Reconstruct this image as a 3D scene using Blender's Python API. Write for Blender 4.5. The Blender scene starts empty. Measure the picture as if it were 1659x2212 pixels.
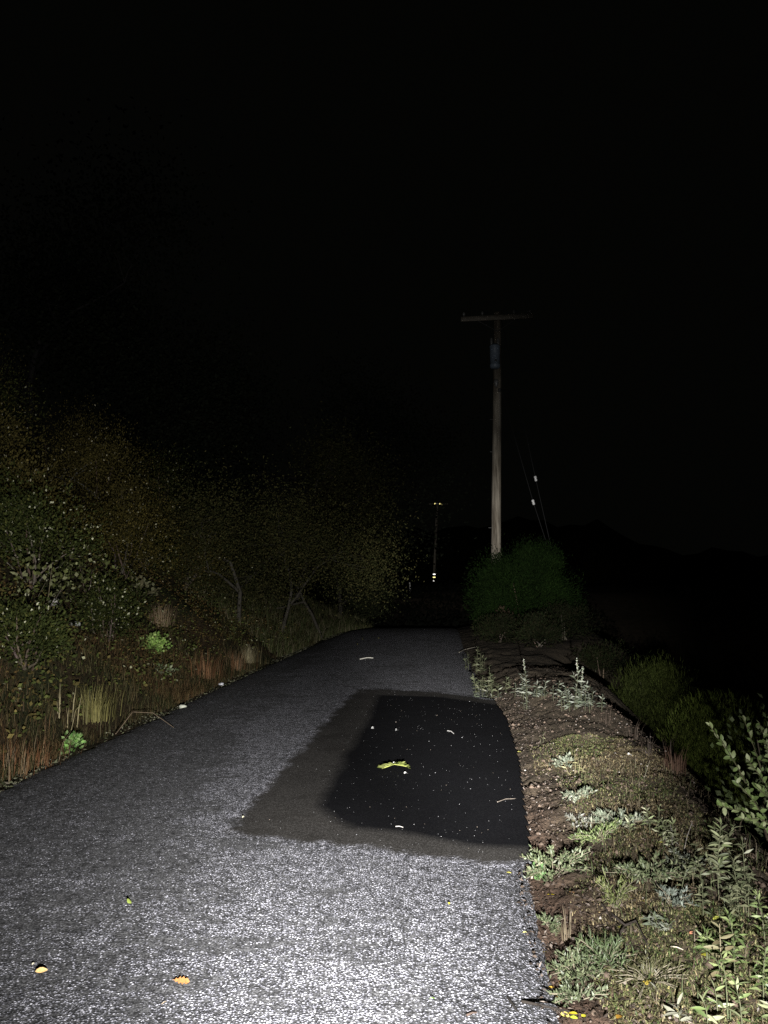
import bpy, math, random
import numpy as np
from mathutils import Vector, Matrix

random.seed(11)
rng = np.random.default_rng(11)
R = math.radians
scene = bpy.context.scene
col = scene.collection

# ------------------------------------------------------------------ camera
CAM_H, PITCH = 1.55, R(5.47)
cam = bpy.data.cameras.new('camera')
cam.sensor_fit = 'VERTICAL'; cam.sensor_height = 36.0; cam.lens = 27.03
cam.clip_start = 0.05; cam.clip_end = 2000
cam_o = bpy.data.objects.new('camera', cam); col.objects.link(cam_o)
cam_o.location = (0, 0, CAM_H); cam_o.rotation_euler = (math.pi / 2 + PITCH, 0, 0)
scene.camera = cam_o

# ------------------------------------------------------------------ night sky
world = bpy.data.worlds.new('World'); scene.world = world; world.use_nodes = True
bg = world.node_tree.nodes['Background']
bg.inputs['Color'].default_value = (0.95, 1.0, 0.80, 1); bg.inputs['Strength'].default_value = 0.0011

# ------------------------------------------------------------------ hand-held torch beside the photographer (the only light of the place)
def spot(name, power, size, blend, az, el, colour=(1.0, 0.985, 0.965), loc=(0.12, -0.02, 1.10)):
    l = bpy.data.lights.new(name, 'SPOT'); l.energy = power; l.spot_size = R(size); l.spot_blend = blend
    l.color = colour; l.shadow_soft_size = 0.018
    o = bpy.data.objects.new(name, l); col.objects.link(o); o.location = loc
    d = Vector((math.sin(R(az)) * math.cos(R(el)), math.cos(R(az)) * math.cos(R(el)), math.sin(R(el))))
    o.rotation_euler = d.to_track_quat('-Z', 'Y').to_euler()
    return o
spot('torch_hot_spot', 15000, 28, 1.0, 8.5, -1.2)
spot('torch_halo', 4600, 62, 1.0, -12, 2)
spot('torch_beam', 2300, 36, 1.0, -5, -10)
spot('torch_spill', 2900, 72, 1.0, 14, -32)

vs = scene.view_settings
scene.display_settings.display_device = 'sRGB'
vs.view_transform = 'Standard'; vs.look = 'None'; vs.exposure = 0.0; vs.gamma = 1.0; vs.use_curve_mapping = False
scene.cycles.use_denoising = False
scene.cycles.max_bounces = 4; scene.cycles.diffuse_bounces = 2; scene.cycles.glossy_bounces = 2
scene.cycles.transmission_bounces = 2; scene.cycles.transparent_max_bounces = 4

# ------------------------------------------------------------------ numbers: pixel rays and terrain
F, CU, CV = 1661.0, 829.5, 1106.0
def ray(u, v):
    dx, dy = (u - CU) / F, (CV - v) / F
    return np.array((dx, math.cos(PITCH) - dy * math.sin(PITCH), math.sin(PITCH) + dy * math.cos(PITCH)))
def flat(u, v):
    r = ray(u, v); t = -CAM_H / r[2]
    return r[0] * t, r[1] * t
def P(u, v, Y):
    r = ray(u, v); t = Y / r[1]
    return np.array((r[0] * t, Y, CAM_H + r[2] * t))

def _h(ix, iy, seed):
    n = (ix.astype(np.int64) * 374761393 + iy.astype(np.int64) * 668265263 + seed * 974634777) & 0xFFFFFFFF
    n = ((n ^ (n >> 13)) * 1274126177) & 0xFFFFFFFF
    return ((n ^ (n >> 16)) & 0xFFFF) / 65535.0
def vnoise(x, y, seed=0):
    x = np.asarray(x, float); y = np.asarray(y, float)
    ix, iy = np.floor(x), np.floor(y); fx, fy = x - ix, y - iy
    fx = fx * fx * (3 - 2 * fx); fy = fy * fy * (3 - 2 * fy)
    a, b = _h(ix, iy, seed), _h(ix + 1, iy, seed); c, d = _h(ix, iy + 1, seed), _h(ix + 1, iy + 1, seed)
    return (a + (b - a) * fx) * (1 - fy) + (c + (d - c) * fx) * fy - 0.5
def sstep(a, b, x):
    t = np.clip((np.asarray(x, float) - a) / (b - a), 0, 1); return t * t * (3 - 2 * t)

_le = [flat(*p) for p in [(0, 1706), (100, 1655), (200, 1611), (350, 1545), (450, 1496), (580, 1437), (680, 1392), (750, 1363), (800, 1349)]]
_re = [flat(*p) for p in [(1192, 2212), (1165, 2080), (1140, 1960), (1120, 1850), (1110, 1750), (1103, 1650), (1082, 1560), (1044, 1500), (1014, 1440), (996, 1390), (986, 1352)]]
LX, LY = [p[0] for p in _le], [p[1] for p in _le]
RX, RY = [p[0] for p in _re], [p[1] for p in _re]
LX = [LX[0] - 0.22] + LX; LY = [-8.0] + LY
RX = [RX[0] - 0.35] + RX; RY = [-8.0] + RY
_dl = (LX[-1] - LX[-3]) / (LY[-1] - LY[-3]); _dr = (RX[-1] - RX[-3]) / (RY[-1] - RY[-3])
def _bend(y):
    return -0.03 * np.clip(y - 33, 0, 40) ** 2 - 2.4 * np.clip(y - 73, 0, None)
def edge_l(y):
    y = np.asarray(y, float)
    return np.where(y <= LY[-1], np.interp(y, LY, LX), LX[-1] + 0.06 * (y - LY[-1])) + _bend(y)
def edge_r(y):
    y = np.asarray(y, float)
    return np.where(y <= RY[-1], np.interp(y, RY, RX), RX[-1] + 0.06 * (y - RY[-1])) + _bend(y)
def z_long(y):
    y = np.asarray(y, float)
    crest = -0.00302 * np.clip(y - 24, 0, 19) ** 2
    return crest + 2.05 * sstep(43, 58, y) + 0.6 * sstep(60, 110, y)
def w_verge(y):
    return 1.28 + 0.5 * sstep(10, 12, y) + 0.4 * sstep(15.5, 18, y) + 2.2 * sstep(17, 22, y) + 0.16 * vnoise(y * 0.9, 3.3, 5) * 2
def z_right(s, y):
    w = w_verge(y)
    mound = 0.09 * sstep(0.1, 0.7, s) * (1 - sstep(w * 0.8, w * 1.15, s)) + 0.10 * sstep(7.5, 10, y) * (1 - sstep(12, 15, y)) * sstep(0.1, 0.9, s) * (1 - sstep(1.2, 2.4, s))
    drop = -1.15 * sstep(w * 0.92, w + 1.5, s) - 0.22 * np.clip(s - w - 0.6, 0, 12) - 0.05 * np.clip(s - w - 12, 0, 200)
    near = 1 - sstep(20, 40, y)
    micro = near * sstep(0.0, 0.12, s) * (0.05 * vnoise(s * 2.6, y * 2.2, 1) + 0.035 * vnoise(s * 7 + y, y * 7 - s * 2, 2) + 0.022 * vnoise(s * 21 - y * 4, y * 19 + s * 5, 3) + 0.014 * vnoise(s * 44 + y * 9, y * 42, 4))
    big = 0.5 * sstep(w, w + 4, s) * vnoise(s * 0.35, y * 0.3, 8)
    lip = -0.035 * (1 - sstep(0.0, 0.18, s))
    drop = drop * (1 - sstep(36, 48, y)); return mound + drop + micro + big + lip
def z_left(s, y):
    foot = 0.25 + 0.12 * vnoise(y * 0.8, 1.1, 21)
    rise = 0.85 * np.clip(s - foot, 0, 2.6) + 0.42 * np.clip(s - foot - 2.6, 0, 8.4) + 0.22 * np.clip(s - foot - 11, 0, 60)
    rise = rise * (1 - 0.5 * sstep(17, 33, y)) * (1 - 0.6 * sstep(60, 110, y))
    a = sstep(0.1, 1.2, s)
    bump = a * (0.5 * vnoise(s * 0.7, y * 0.55, 31) + 0.22 * vnoise(s * 1.9, y * 1.7, 32)) + 0.05 * sstep(0, .2, s) * vnoise(s * 7, y * 6, 33)
    return rise + bump - 0.03
def ground_z(x, y):
    x = np.asarray(x, float); y = np.asarray(y, float)
    l, r = edge_l(y), edge_r(y)
    z = z_long(y) + np.where(x > r, z_right(np.maximum(x - r, 0), y), np.where(x < l, z_left(np.maximum(l - x, 0), y), 0.0))
    return z
_T = np.concatenate([np.arange(1.6, 14, 0.02), np.arange(14, 45, 0.06), np.arange(45, 160, 0.4)])
def G(u, v):
    """where the sight line through a picture point meets the ground"""
    r = ray(u, v); x, y, z = r[0] * _T, r[1] * _T, CAM_H + r[2] * _T
    below = np.nonzero(z <= ground_z(x, y))[0]
    k = below[0] if len(below) else len(_T) - 1
    return np.array((x[k], y[k], float(ground_z(x[k], y[k]))))
def GY(u, Y):
    """ground point at depth Y in the column u"""
    x = (u - CU) / F * Y / math.cos(PITCH)
    return np.array((x, Y, float(ground_z(x, Y))))

# ------------------------------------------------------------------ materials
def mat(name):
    m = bpy.data.materials.new(name); m.use_nodes = True
    nt = m.node_tree; nt.nodes.clear()
    out = nt.nodes.new('ShaderNodeOutputMaterial'); b = nt.nodes.new('ShaderNodeBsdfPrincipled')
    nt.links.new(b.outputs[0], out.inputs[0])
    return m, nt, b, out
def N(nt, kind, **kw):
    n = nt.nodes.new(kind)
    for k, v in kw.items():
        if k in n.inputs: n.inputs[k].default_value = v
        else: setattr(n, k, v)
    return n
def L(nt, a, b): nt.links.new(a, b)
def ramp(nt, src, stops):
    r = nt.nodes.new('ShaderNodeValToRGB')
    while len(r.color_ramp.elements) < len(stops): r.color_ramp.elements.new(0.5)
    for e, (p, c) in zip(r.color_ramp.elements, stops):
        e.position = p; e.color = (c, c, c, 1) if isinstance(c, (int, float)) else (*c, 1)
    L(nt, src, r.inputs[0]); return r
def mixc(nt, fac, a, b, mode='MIX'):
    m = nt.nodes.new('ShaderNodeMix'); m.data_type = 'RGBA'; m.blend_type = mode
    for sock, val in ((m.inputs[0], fac), (m.inputs[6], a), (m.inputs[7], b)):
        if hasattr(val, 'links'): L(nt, val, sock)
        elif isinstance(val, (int, float)): sock.default_value = val if sock == m.inputs[0] else (val, val, val, 1)
        else: sock.default_value = (*val, 1)
    return m.outputs[2]
def mathn(nt, op, a, b=0.0, clamp=False):
    m = nt.nodes.new('ShaderNodeMath'); m.operation = op; m.use_clamp = clamp
    for sock, val in ((m.inputs[0], a), (m.inputs[1], b)):
        if hasattr(val, 'links'): L(nt, val, sock)
        else: sock.default_value = val
    return m.outputs[0]
def geo_pos(nt): return nt.nodes.new('ShaderNodeNewGeometry').outputs['Position']
def scaled(nt, vec, s):
    m = nt.nodes.new('ShaderNodeMapping'); m.inputs['Scale'].default_value = s; L(nt, vec, m.inputs['Vector']); return m.outputs[0]

def chip_nodes(nt, pos):
    """chip seal: pale stone chips in dark binder -> (colour, height)"""
    v = N(nt, 'ShaderNodeTexVoronoi', Scale=88.0); v.feature = 'F1'; L(nt, pos, v.inputs['Vector'])
    n = N(nt, 'ShaderNodeTexNoise', Scale=100.0, Detail=2.0, Roughness=0.6); L(nt, pos, n.inputs['Vector'])
    body = ramp(nt, v.outputs['Distance'], [(0.30, 1.0), (0.66, 0.0)])
    worm = ramp(nt, n.outputs[0], [(0.40, 0.0), (0.50, 1.0)])
    cover = mathn(nt, 'MULTIPLY', body.outputs[0], worm.outputs[0])
    sep = nt.nodes.new('ShaderNodeSeparateColor'); L(nt, v.outputs['Color'], sep.inputs[0])
    tone = ramp(nt, sep.outputs[0], [(0.0, (0.18, 0.182, 0.21)), (0.45, (0.385, 0.385, 0.44)), (0.8, (0.58, 0.575, 0.645)), (1.0, (0.78, 0.775, 0.83))])
    # binder flushed to the top here and there (tyre wear, bleeding)
    b1 = N(nt, 'ShaderNodeTexNoise', Scale=0.75, Detail=3.0, Roughness=0.62); L(nt, scaled(nt, pos, (1.25, 0.7, 1)), b1.inputs['Vector'])
    b2 = N(nt, 'ShaderNodeTexNoise', Scale=3.6, Detail=4.0, Roughness=0.7); L(nt, scaled(nt, pos, (0.8, 1.7, 1)), b2.inputs['Vector'])
    sx = nt.nodes.new('ShaderNodeSeparateXYZ'); L(nt, pos, sx.inputs[0])
    left = mathn(nt, 'MULTIPLY', mathn(nt, 'MAXIMUM', mathn(nt, 'ADD', mathn(nt, 'MULTIPLY', sx.outputs[0], -1.0), -0.15), 0.0), 0.075, True)
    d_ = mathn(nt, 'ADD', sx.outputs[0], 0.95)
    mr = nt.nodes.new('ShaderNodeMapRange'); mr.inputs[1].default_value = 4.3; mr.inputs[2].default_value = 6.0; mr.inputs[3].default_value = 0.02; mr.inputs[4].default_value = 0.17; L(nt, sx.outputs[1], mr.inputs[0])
    pale_strip = mathn(nt, 'MULTIPLY', mathn(nt, 'POWER', 2.718, mathn(nt, 'MULTIPLY', mathn(nt, 'MULTIPLY', d_, d_), -5.0)), mr.outputs[0])   # paler strip left of the patch, less binder on top
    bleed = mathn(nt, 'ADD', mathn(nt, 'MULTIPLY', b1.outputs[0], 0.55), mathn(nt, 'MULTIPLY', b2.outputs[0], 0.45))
    bleed = mathn(nt, 'SUBTRACT', mathn(nt, 'ADD', bleed, left), pale_strip)
    # dark flushed blotches on the left half
    b3 = N(nt, 'ShaderNodeTexNoise', Scale=2.3, Detail=5.0, Roughness=0.72); L(nt, scaled(nt, pos, (0.65, 1.7, 1)), b3.inputs['Vector'])
    lm = nt.nodes.new('ShaderNodeMapRange'); lm.inputs[1].default_value = 0.05; lm.inputs[2].default_value = -0.7; L(nt, sx.outputs[0], lm.inputs[0])
    bleed = mathn(nt, 'ADD', bleed, mathn(nt, 'MULTIPLY', mathn(nt, 'MULTIPLY', ramp(nt, b3.outputs[0], [(0.545, 0.0), (0.62, 1.0)]).outputs[0], lm.outputs[0]), 0.24))
    bl = ramp(nt, bleed, [(0.50, 0.0), (0.62, 0.85)])
    left_in = ramp(nt, mathn(nt, 'ADD', mathn(nt, 'SUBTRACT', sep.outputs[1], bl.outputs[0]), 0.5), [(0.44, 0.06), (0.56, 1.0)])     # chips stripped one by one
    keep = mathn(nt, 'MULTIPLY', cover, left_in.outputs[0])
    binder = mixc(nt, ramp(nt, n.outputs[0], [(0.42, 0.0), (0.62, 1.0)]).outputs[0], (0.028, 0.028, 0.029), (0.12, 0.12, 0.123))
    cl = N(nt, 'ShaderNodeTexNoise', Scale=26.0, Detail=3.0, Roughness=0.7); L(nt, pos, cl.inputs['Vector'])      # uneven spread of chips
    c = mixc(nt, keep, binder, tone.outputs[0])
    c = mixc(nt, 1.0, c, ramp(nt, cl.outputs[0], [(0.36, 0.45), (0.50, 1.0), (0.64, 1.45)]).outputs[0], 'MULTIPLY')
    return c, keep

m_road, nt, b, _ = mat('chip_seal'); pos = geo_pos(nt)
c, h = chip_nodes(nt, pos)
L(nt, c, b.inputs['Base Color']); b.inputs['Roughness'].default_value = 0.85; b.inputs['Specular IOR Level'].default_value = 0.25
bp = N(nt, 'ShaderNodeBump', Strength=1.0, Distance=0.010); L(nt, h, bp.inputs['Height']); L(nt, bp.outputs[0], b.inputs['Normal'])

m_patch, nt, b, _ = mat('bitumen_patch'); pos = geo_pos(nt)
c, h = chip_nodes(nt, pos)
at = N(nt, 'ShaderNodeAttribute', attribute_name='depth_in')     # 0 at the outline, 1 well inside
n1 = N(nt, 'ShaderNodeTexNoise', Scale=5.0, Detail=6.0, Roughness=0.75); L(nt, pos, n1.inputs['Vector'])
n2 = N(nt, 'ShaderNodeTexNoise', Scale=1.3, Detail=4.0, Roughness=0.65); L(nt, pos, n2.inputs['Vector'])
n3 = N(nt, 'ShaderNodeTexNoise', Scale=190.0, Detail=1.0); L(nt, pos, n3.inputs['Vector'])
wob = mathn(nt, 'ADD', at.outputs['Fac'], mathn(nt, 'MULTIPLY', mathn(nt, 'SUBTRACT', n1.outputs[0], 0.5), 0.55))
cov = ramp(nt, wob, [(0.05, 0.0), (0.20, 1.0)])
at2 = N(nt, 'ShaderNodeAttribute', attribute_name='core')
wob2 = mathn(nt, 'ADD', at2.outputs['Fac'], mathn(nt, 'MULTIPLY', mathn(nt, 'SUBTRACT', n2.outputs[0], 0.5), 0.28))
core = ramp(nt, wob2, [(0.41, 0.0), (0.60, 1.0)])
dust = mixc(nt, n2.outputs[0], (0.012, 0.0118, 0.011), (0.036, 0.033, 0.030))
dust = mixc(nt, ramp(nt, n3.outputs[0], [(0.45, 0.0), (0.7, 0.5)]).outputs[0], dust, (0.08, 0.074, 0.068))
tar = mixc(nt, n1.outputs[0], (0.003, 0.003, 0.0038), (0.0065, 0.0065, 0.0078))
tar = mixc(nt, mathn(nt, 'MULTIPLY', h, 0.05), tar, (0.11, 0.11, 0.115))
inner = mixc(nt, core.outputs[0], mixc(nt, mathn(nt, 'MULTIPLY', h, 0.22), dust, (0.22, 0.21, 0.20)), tar)
L(nt, mixc(nt, cov.outputs[0], c, inner), b.inputs['Base Color'])
b.inputs['Roughness'].default_value = 0.9; b.inputs['Specular IOR Level'].default_value = 0.06
hh = mixc(nt, cov.outputs[0], h, mathn(nt, 'MULTIPLY', n3.outputs[0], 0.5))
bp = N(nt, 'ShaderNodeBump', Strength=0.8, Distance=0.005); L(nt, hh, bp.inputs['Height']); L(nt, bp.outputs[0], b.inputs['Normal'])

m_soil, nt, b, _ = mat('verge_soil'); pos = geo_pos(nt)
n1 = N(nt, 'ShaderNodeTexNoise', Scale=2.4, Detail=5.0, Roughness=0.65); L(nt, pos, n1.inputs['Vector'])
n2 = N(nt, 'ShaderNodeTexNoise', Scale=48.0, Detail=5.0, Roughness=0.75); L(nt, pos, n2.inputs['Vector'])
red = mixc(nt, ramp(nt, n1.outputs[0], [(0.42, 0.0), (0.62, 1.0)]).outputs[0], (0.055, 0.043, 0.029), (0.085, 0.067, 0.045))
at = N(nt, 'ShaderNodeAttribute', attribute_name='edge')
red = mixc(nt, mathn(nt, 'MULTIPLY', at.outputs['Fac'], 0.8), red, (0.125, 0.080, 0.058))
spk = ramp(nt, n2.outputs[0], [(0.36, 0.35), (0.55, 1.0), (0.72, 1.75)])
L(nt, mixc(nt, 1.0, red, spk.outputs[0], 'MULTIPLY'), b.inputs['Base Color'])
b.inputs['Roughness'].default_value = 0.95; b.inputs['Specular IOR Level'].default_value = 0.15
bp = N(nt, 'ShaderNodeBump', Strength=0.9, Distance=0.015); L(nt, n2.outputs[0], bp.inputs['Height']); L(nt, bp.outputs[0], b.inputs['Normal'])

m_bank, nt, b, _ = mat('bank_earth'); pos = geo_pos(nt)
n1 = N(nt, 'ShaderNodeTexNoise', Scale=1.1, Detail=5.0, Roughness=0.65); L(nt, pos, n1.inputs['Vector'])
n2 = N(nt, 'ShaderNodeTexNoise', Scale=22.0, Detail=5.0, Roughness=0.75); L(nt, pos, n2.inputs['Vector'])
c = mixc(nt, ramp(nt, n1.outputs[0], [(0.4, 0.0), (0.6, 1.0)]).outputs[0], (0.045, 0.030, 0.017), (0.026, 0.030, 0.013))
L(nt, mixc(nt, 1.0, c, ramp(nt, n2.outputs[0], [(0.35, 0.4), (0.7, 1.6)]).outputs[0], 'MULTIPLY'), b.inputs['Base Color'])
b.inputs['Roughness'].default_value = 0.95; b.inputs['Specular IOR Level'].default_value = 0.1
bp = N(nt, 'ShaderNodeBump', Strength=0.8, Distance=0.04); L(nt, n2.outputs[0], bp.inputs['Height']); L(nt, bp.outputs[0], b.inputs['Normal'])

def tint_mat(name, rough=0.6, spec=0.3, trans=0.25, grain=40.0):
    """colour of each leaf, blade or stone comes with the mesh (attribute tint); fine mottling on top"""
    m, nt, b, out = mat(name)
    a = N(nt, 'ShaderNodeAttribute', attribute_name='tint')
    tc = nt.nodes.new('ShaderNodeTexCoord')
    n = N(nt, 'ShaderNodeTexNoise', Scale=grain, Detail=3.0, Roughness=0.6); L(nt, tc.outputs['Object'], n.inputs['Vector'])
    c = mixc(nt, 1.0, a.outputs['Color'], ramp(nt, n.outputs[0], [(0.3, 0.7), (0.7, 1.25)]).outputs[0], 'MULTIPLY')
    L(nt, c, b.inputs['Base Color']); b.inputs['Roughness'].default_value = rough; b.inputs['Specular IOR Level'].default_value = spec
    if trans:
        t = nt.nodes.new('ShaderNodeBsdfTranslucent'); L(nt, c, t.inputs['Color'])
        mx = nt.nodes.new('ShaderNodeMixShader'); mx.inputs[0].default_value = trans
        L(nt, b.outputs[0], mx.inputs[1]); L(nt, t.outputs[0], mx.inputs[2]); L(nt, mx.outputs[0], out.inputs[0])
    return m
m_leaf = tint_mat('leaf', 0.5, 0.4, 0.22, 60)
m_matte = tint_mat('matte_leaf', 0.85, 0.08, 0.15, 40)
m_waxy = tint_mat('waxy_leaf', 0.3, 0.5, 0.18, 60)
m_blade = tint_mat('grass_blade', 0.65, 0.25, 0.25, 30)
m_twig = tint_mat('twig_bark', 0.85, 0.2, 0.0, 25)
m_fall = tint_mat('dead_leaf', 0.55, 0.3, 0.12, 6)
m_stone = tint_mat('stone', 0.8, 0.3, 0.0, 80)

def plain(name, c, rough, metal=0.0, spec=0.4, var=0.25, scale=(8, 8, 8)):
    m, nt, b, _ = mat(name)
    tc = nt.nodes.new('ShaderNodeTexCoord')
    n = N(nt, 'ShaderNodeTexNoise', Scale=1.0, Detail=4.0, Roughness=0.65); L(nt, scaled(nt, tc.outputs['Object'], scale), n.inputs['Vector'])
    L(nt, mixc(nt, 1.0, c, ramp(nt, n.outputs[0], [(0.3, 1 - var), (0.7, 1 + var)]).outputs[0], 'MULTIPLY'), b.inputs['Base Color'])
    b.inputs['Roughness'].default_value = rough; b.inputs['Metallic'].default_value = metal; b.inputs['Specular IOR Level'].default_value = spec
    bp = N(nt, 'ShaderNodeBump', Strength=0.3, Distance=0.004); L(nt, n.outputs[0], bp.inputs['Height']); L(nt, bp.outputs[0], b.inputs['Normal'])
    return m
# weathered pole wood: long vertical grain, blotches, checks
m_pole, nt, b, _ = mat('weathered_pole_wood')
tc = nt.nodes.new('ShaderNodeTexCoord')
g1 = N(nt, 'ShaderNodeTexNoise', Scale=1.0, Detail=5.0, Roughness=0.7); L(nt, scaled(nt, tc.outputs['Object'], (26, 26, 0.9)), g1.inputs['Vector'])
g2 = N(nt, 'ShaderNodeTexNoise', Scale=1.0, Detail=4.0, Roughness=0.6); L(nt, scaled(nt, tc.outputs['Object'], (5, 5, 0.8)), g2.inputs['Vector'])
c = mixc(nt, ramp(nt, g2.outputs[0], [(0.36, 0.0), (0.62, 1.0)]).outputs[0], (0.11, 0.09, 0.066), (0.33, 0.295, 0.235))
L(nt, mixc(nt, 1.0, c, ramp(nt, g1.outputs[0], [(0.32, 0.45), (0.55, 1.0), (0.75, 1.35)]).outputs[0], 'MULTIPLY'), b.inputs['Base Color'])
b.inputs['Roughness'].default_value = 0.9; b.inputs['Specular IOR Level'].default_value = 0.15
bp = N(nt, 'ShaderNodeBump', Strength=0.7, Distance=0.012); L(nt, g1.outputs[0], bp.inputs['Height']); L(nt, bp.outputs[0], b.inputs['Normal'])
m_arm = plain('crossarm_wood', (0.30, 0.27, 0.22), 0.85, 0, 0.2, 0.35, (1.5, 30, 30))
m_tank = plain('painted_steel_tank', (0.20, 0.25, 0.31), 0.45, 0, 0.5, 0.12)
m_steel = plain('galvanised_steel', (0.12, 0.12, 0.115), 0.7, 0.3, 0.5, 0.2)
m_porcelain = plain('porcelain', (0.20, 0.20, 0.19), 0.3, 0, 0.5, 0.08)
m_white = plain('white_insulator', (0.80, 0.80, 0.78), 0.35, 0, 0.5, 0.05)
m_wire = plain('steel_strand', (0.012, 0.012, 0.012), 0.9, 0.0, 0.5, 0.1)
m_mould = plain('conduit_moulding', (0.33, 0.31, 0.27), 0.7, 0, 0.3, 0.15)
m_post = plain('post_paint', (0.62, 0.60, 0.55), 0.7, 0, 0.3, 0.1)
m_refl_y = plain('yellow_reflector', (0.95, 0.82, 0.30), 0.23, 1.0, 0.5, 0.02)
m_refl_w = plain('white_reflector', (0.92, 0.90, 0.86), 0.23, 1.0, 0.5, 0.02)
m_refl_g = plain('dull_reflector', (0.55, 0.55, 0.58), 0.34, 1.0, 0.5, 0.02)

# ------------------------------------------------------------------ mesh building
class MB:
    def __init__(s): s.v = []; s.f4 = []; s.f3 = []; s.c = []; s.n = 0
    def quads(s, V, Fq, C):
        """V (n,3) vertices, Fq (m,4) indices, C (n,3) colour per vertex"""
        s.v.append(np.asarray(V, float)); s.f4.append(np.asarray(Fq, int) + s.n); s.c.append(np.broadcast_to(np.asarray(C, float), (len(V), 3))); s.n += len(V)
    def tris(s, V, Ft, C):
        s.v.append(np.asarray(V, float)); s.f3.append(np.asarray(Ft, int) + s.n); s.c.append(np.broadcast_to(np.asarray(C, float), (len(V), 3))); s.n += len(V)
    def leaves(s, B, D, U, Ln, W, C, droop=0.15):
        """diamond leaves: base B, direction D, face normal U, length, width, colour"""
        B = np.asarray(B, float); n = len(B)
        D = D / (np.linalg.norm(D, axis=1, keepdims=True) + 1e-9)
        S = np.cross(D, U); S /= (np.linalg.norm(S, axis=1, keepdims=True) + 1e-9)
        U2 = np.cross(S, D)
        Ln = np.broadcast_to(np.asarray(Ln, float), n)[:, None]; W = np.broadcast_to(np.asarray(W, float), n)[:, None]
        mid = B + D * Ln * 0.45 + U2 * Ln * droop * 0.5
        V = np.stack([B, mid + S * W * 0.5, B + D * Ln - U2 * Ln * droop * 0.3, mid - S * W * 0.5], 1).reshape(-1, 3)
        idx = np.arange(n)[:, None] * 4 + np.array([[0, 1, 2, 3]])
        s.quads(V, idx, np.repeat(np.broadcast_to(C, (n, 3)), 4, 0))
    def blades(s, B, D, H, W, C, lean):
        """bent tapered blades: base, horizontal lean direction, height, width, colour, lean amount"""
        n = len(B); D = D / (np.linalg.norm(D, axis=1, keepdims=True) + 1e-9)
        S = np.stack([-D[:, 1], D[:, 0], np.zeros(n)], 1)
        H = np.broadcast_to(H, n)[:, None]; W = np.broadcast_to(W, n)[:, None]; lean = np.broadcast_to(lean, n)[:, None]
        up = np.array([[0, 0, 1.0]])
        m = B + up * H * 0.55 + D * H * lean * 0.3
        t = B + up * H * (1 - 0.35 * np.clip(lean, 0, 1.8)) + D * H * lean
        V = np.stack([B - S * W * .5, B + S * W * .5, m + S * W * .4, m - S * W * .4, t + S * W * .06, t - S * W * .06], 1).reshape(-1, 3)
        i = np.arange(n)[:, None] * 6
        s.quads(V, np.concatenate([i + np.array([[0, 1, 2, 3]]), i + np.array([[3, 2, 4, 5]])]), np.repeat(np.broadcast_to(C, (n, 3)), 6, 0))
    def tube(s, pts, r0, r1, C, k=5):
        pts = [np.asarray(p, float) for p in pts]; n = len(pts); V = []
        for i, p in enumerate(pts):
            d = pts[min(i + 1, n - 1)] - pts[max(i - 1, 0)]; d = d / (np.linalg.norm(d) + 1e-9)
            a = np.cross(d, (0, 0, 1.0) if abs(d[2]) < 0.9 else (1.0, 0, 0)); a /= np.linalg.norm(a); b = np.cross(d, a)
            r = r0 + (r1 - r0) * i / max(n - 1, 1)
            for j in range(k):
                t = 2 * math.pi * j / k; V.append(p + (a * math.cos(t) + b * math.sin(t)) * r)
        Fq = [[i * k + j, i * k + (j + 1) % k, (i + 1) * k + (j + 1) % k, (i + 1) * k + j] for i in range(n - 1) for j in range(k)]
        s.quads(V, Fq, C)
        V2 = V[:k] + [pts[0]] + V[-k:] + [pts[-1]]
        s.tris(V2, [[(j + 1) % k, j, k] for j in range(k)] + [[k + 1 + j, k + 1 + (j + 1) % k, 2 * k + 1] for j in range(k)], C)
    def lathe(s, c, prof, C=(1, 1, 1), k=14, axis=None):
        """profile [(radius, z)] turned round a vertical axis through c"""
        V = []
        for r, z in prof:
            for j in range(k):
                t = 2 * math.pi * j / k; V.append((c[0] + r * math.cos(t), c[1] + r * math.sin(t), c[2] + z))
        n = len(prof)
        s.quads(V, [[i * k + j, i * k + (j + 1) % k, (i + 1) * k + (j + 1) % k, (i + 1) * k + j] for i in range(n - 1) for j in range(k)], C)
    def box(s, c, d, C=(1, 1, 1), M=None, bev=0.0):
        V = np.array([(x, y, z) for x in (-.5, .5) for y in (-.5, .5) for z in (-.5, .5)]) * np.array(d)
        if M is not None: V = V @ np.array(M).T
        s.quads(V + np.array(c), [[0, 1, 3, 2], [4, 6, 7, 5], [0, 4, 5, 1], [2, 3, 7, 6], [0, 2, 6, 4], [1, 5, 7, 3]], C)
    def mesh(s, name):
        me = bpy.data.meshes.new(name)
        V = np.concatenate(s.v) if s.v else np.zeros((0, 3))
        q = np.concatenate(s.f4) if s.f4 else np.zeros((0, 4), int); t = np.concatenate(s.f3) if s.f3 else np.zeros((0, 3), int)
        me.vertices.add(len(V)); me.vertices.foreach_set('co', V.ravel())
        me.loops.add(q.size + t.size); me.loops.foreach_set('vertex_index', np.concatenate([q.ravel(), t.ravel()]).astype(np.int32))
        me.polygons.add(len(q) + len(t))
        me.polygons.foreach_set('loop_start', np.concatenate([np.arange(len(q)) * 4, q.size + np.arange(len(t)) * 3]).astype(np.int32))
        me.update(calc_edges=True)
        C = np.concatenate(s.c); a = me.color_attributes.new('tint', 'FLOAT_COLOR', 'POINT')
        a.data.foreach_set('color', np.concatenate([C, np.ones((len(C), 1))], 1).astype(np.float32).ravel())
        me.validate(); return me
    def build(s, name, m, parent=None, loc=None, smooth=False):
        me = s.mesh(name); me.materials.append(m)
        if smooth: me.polygons.foreach_set('use_smooth', np.ones(len(me.polygons), bool))
        o = bpy.data.objects.new(name, me); col.objects.link(o)
        if parent is not None: o.parent = parent
        if loc is not None: o.location = tuple(loc)
        return o
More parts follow.
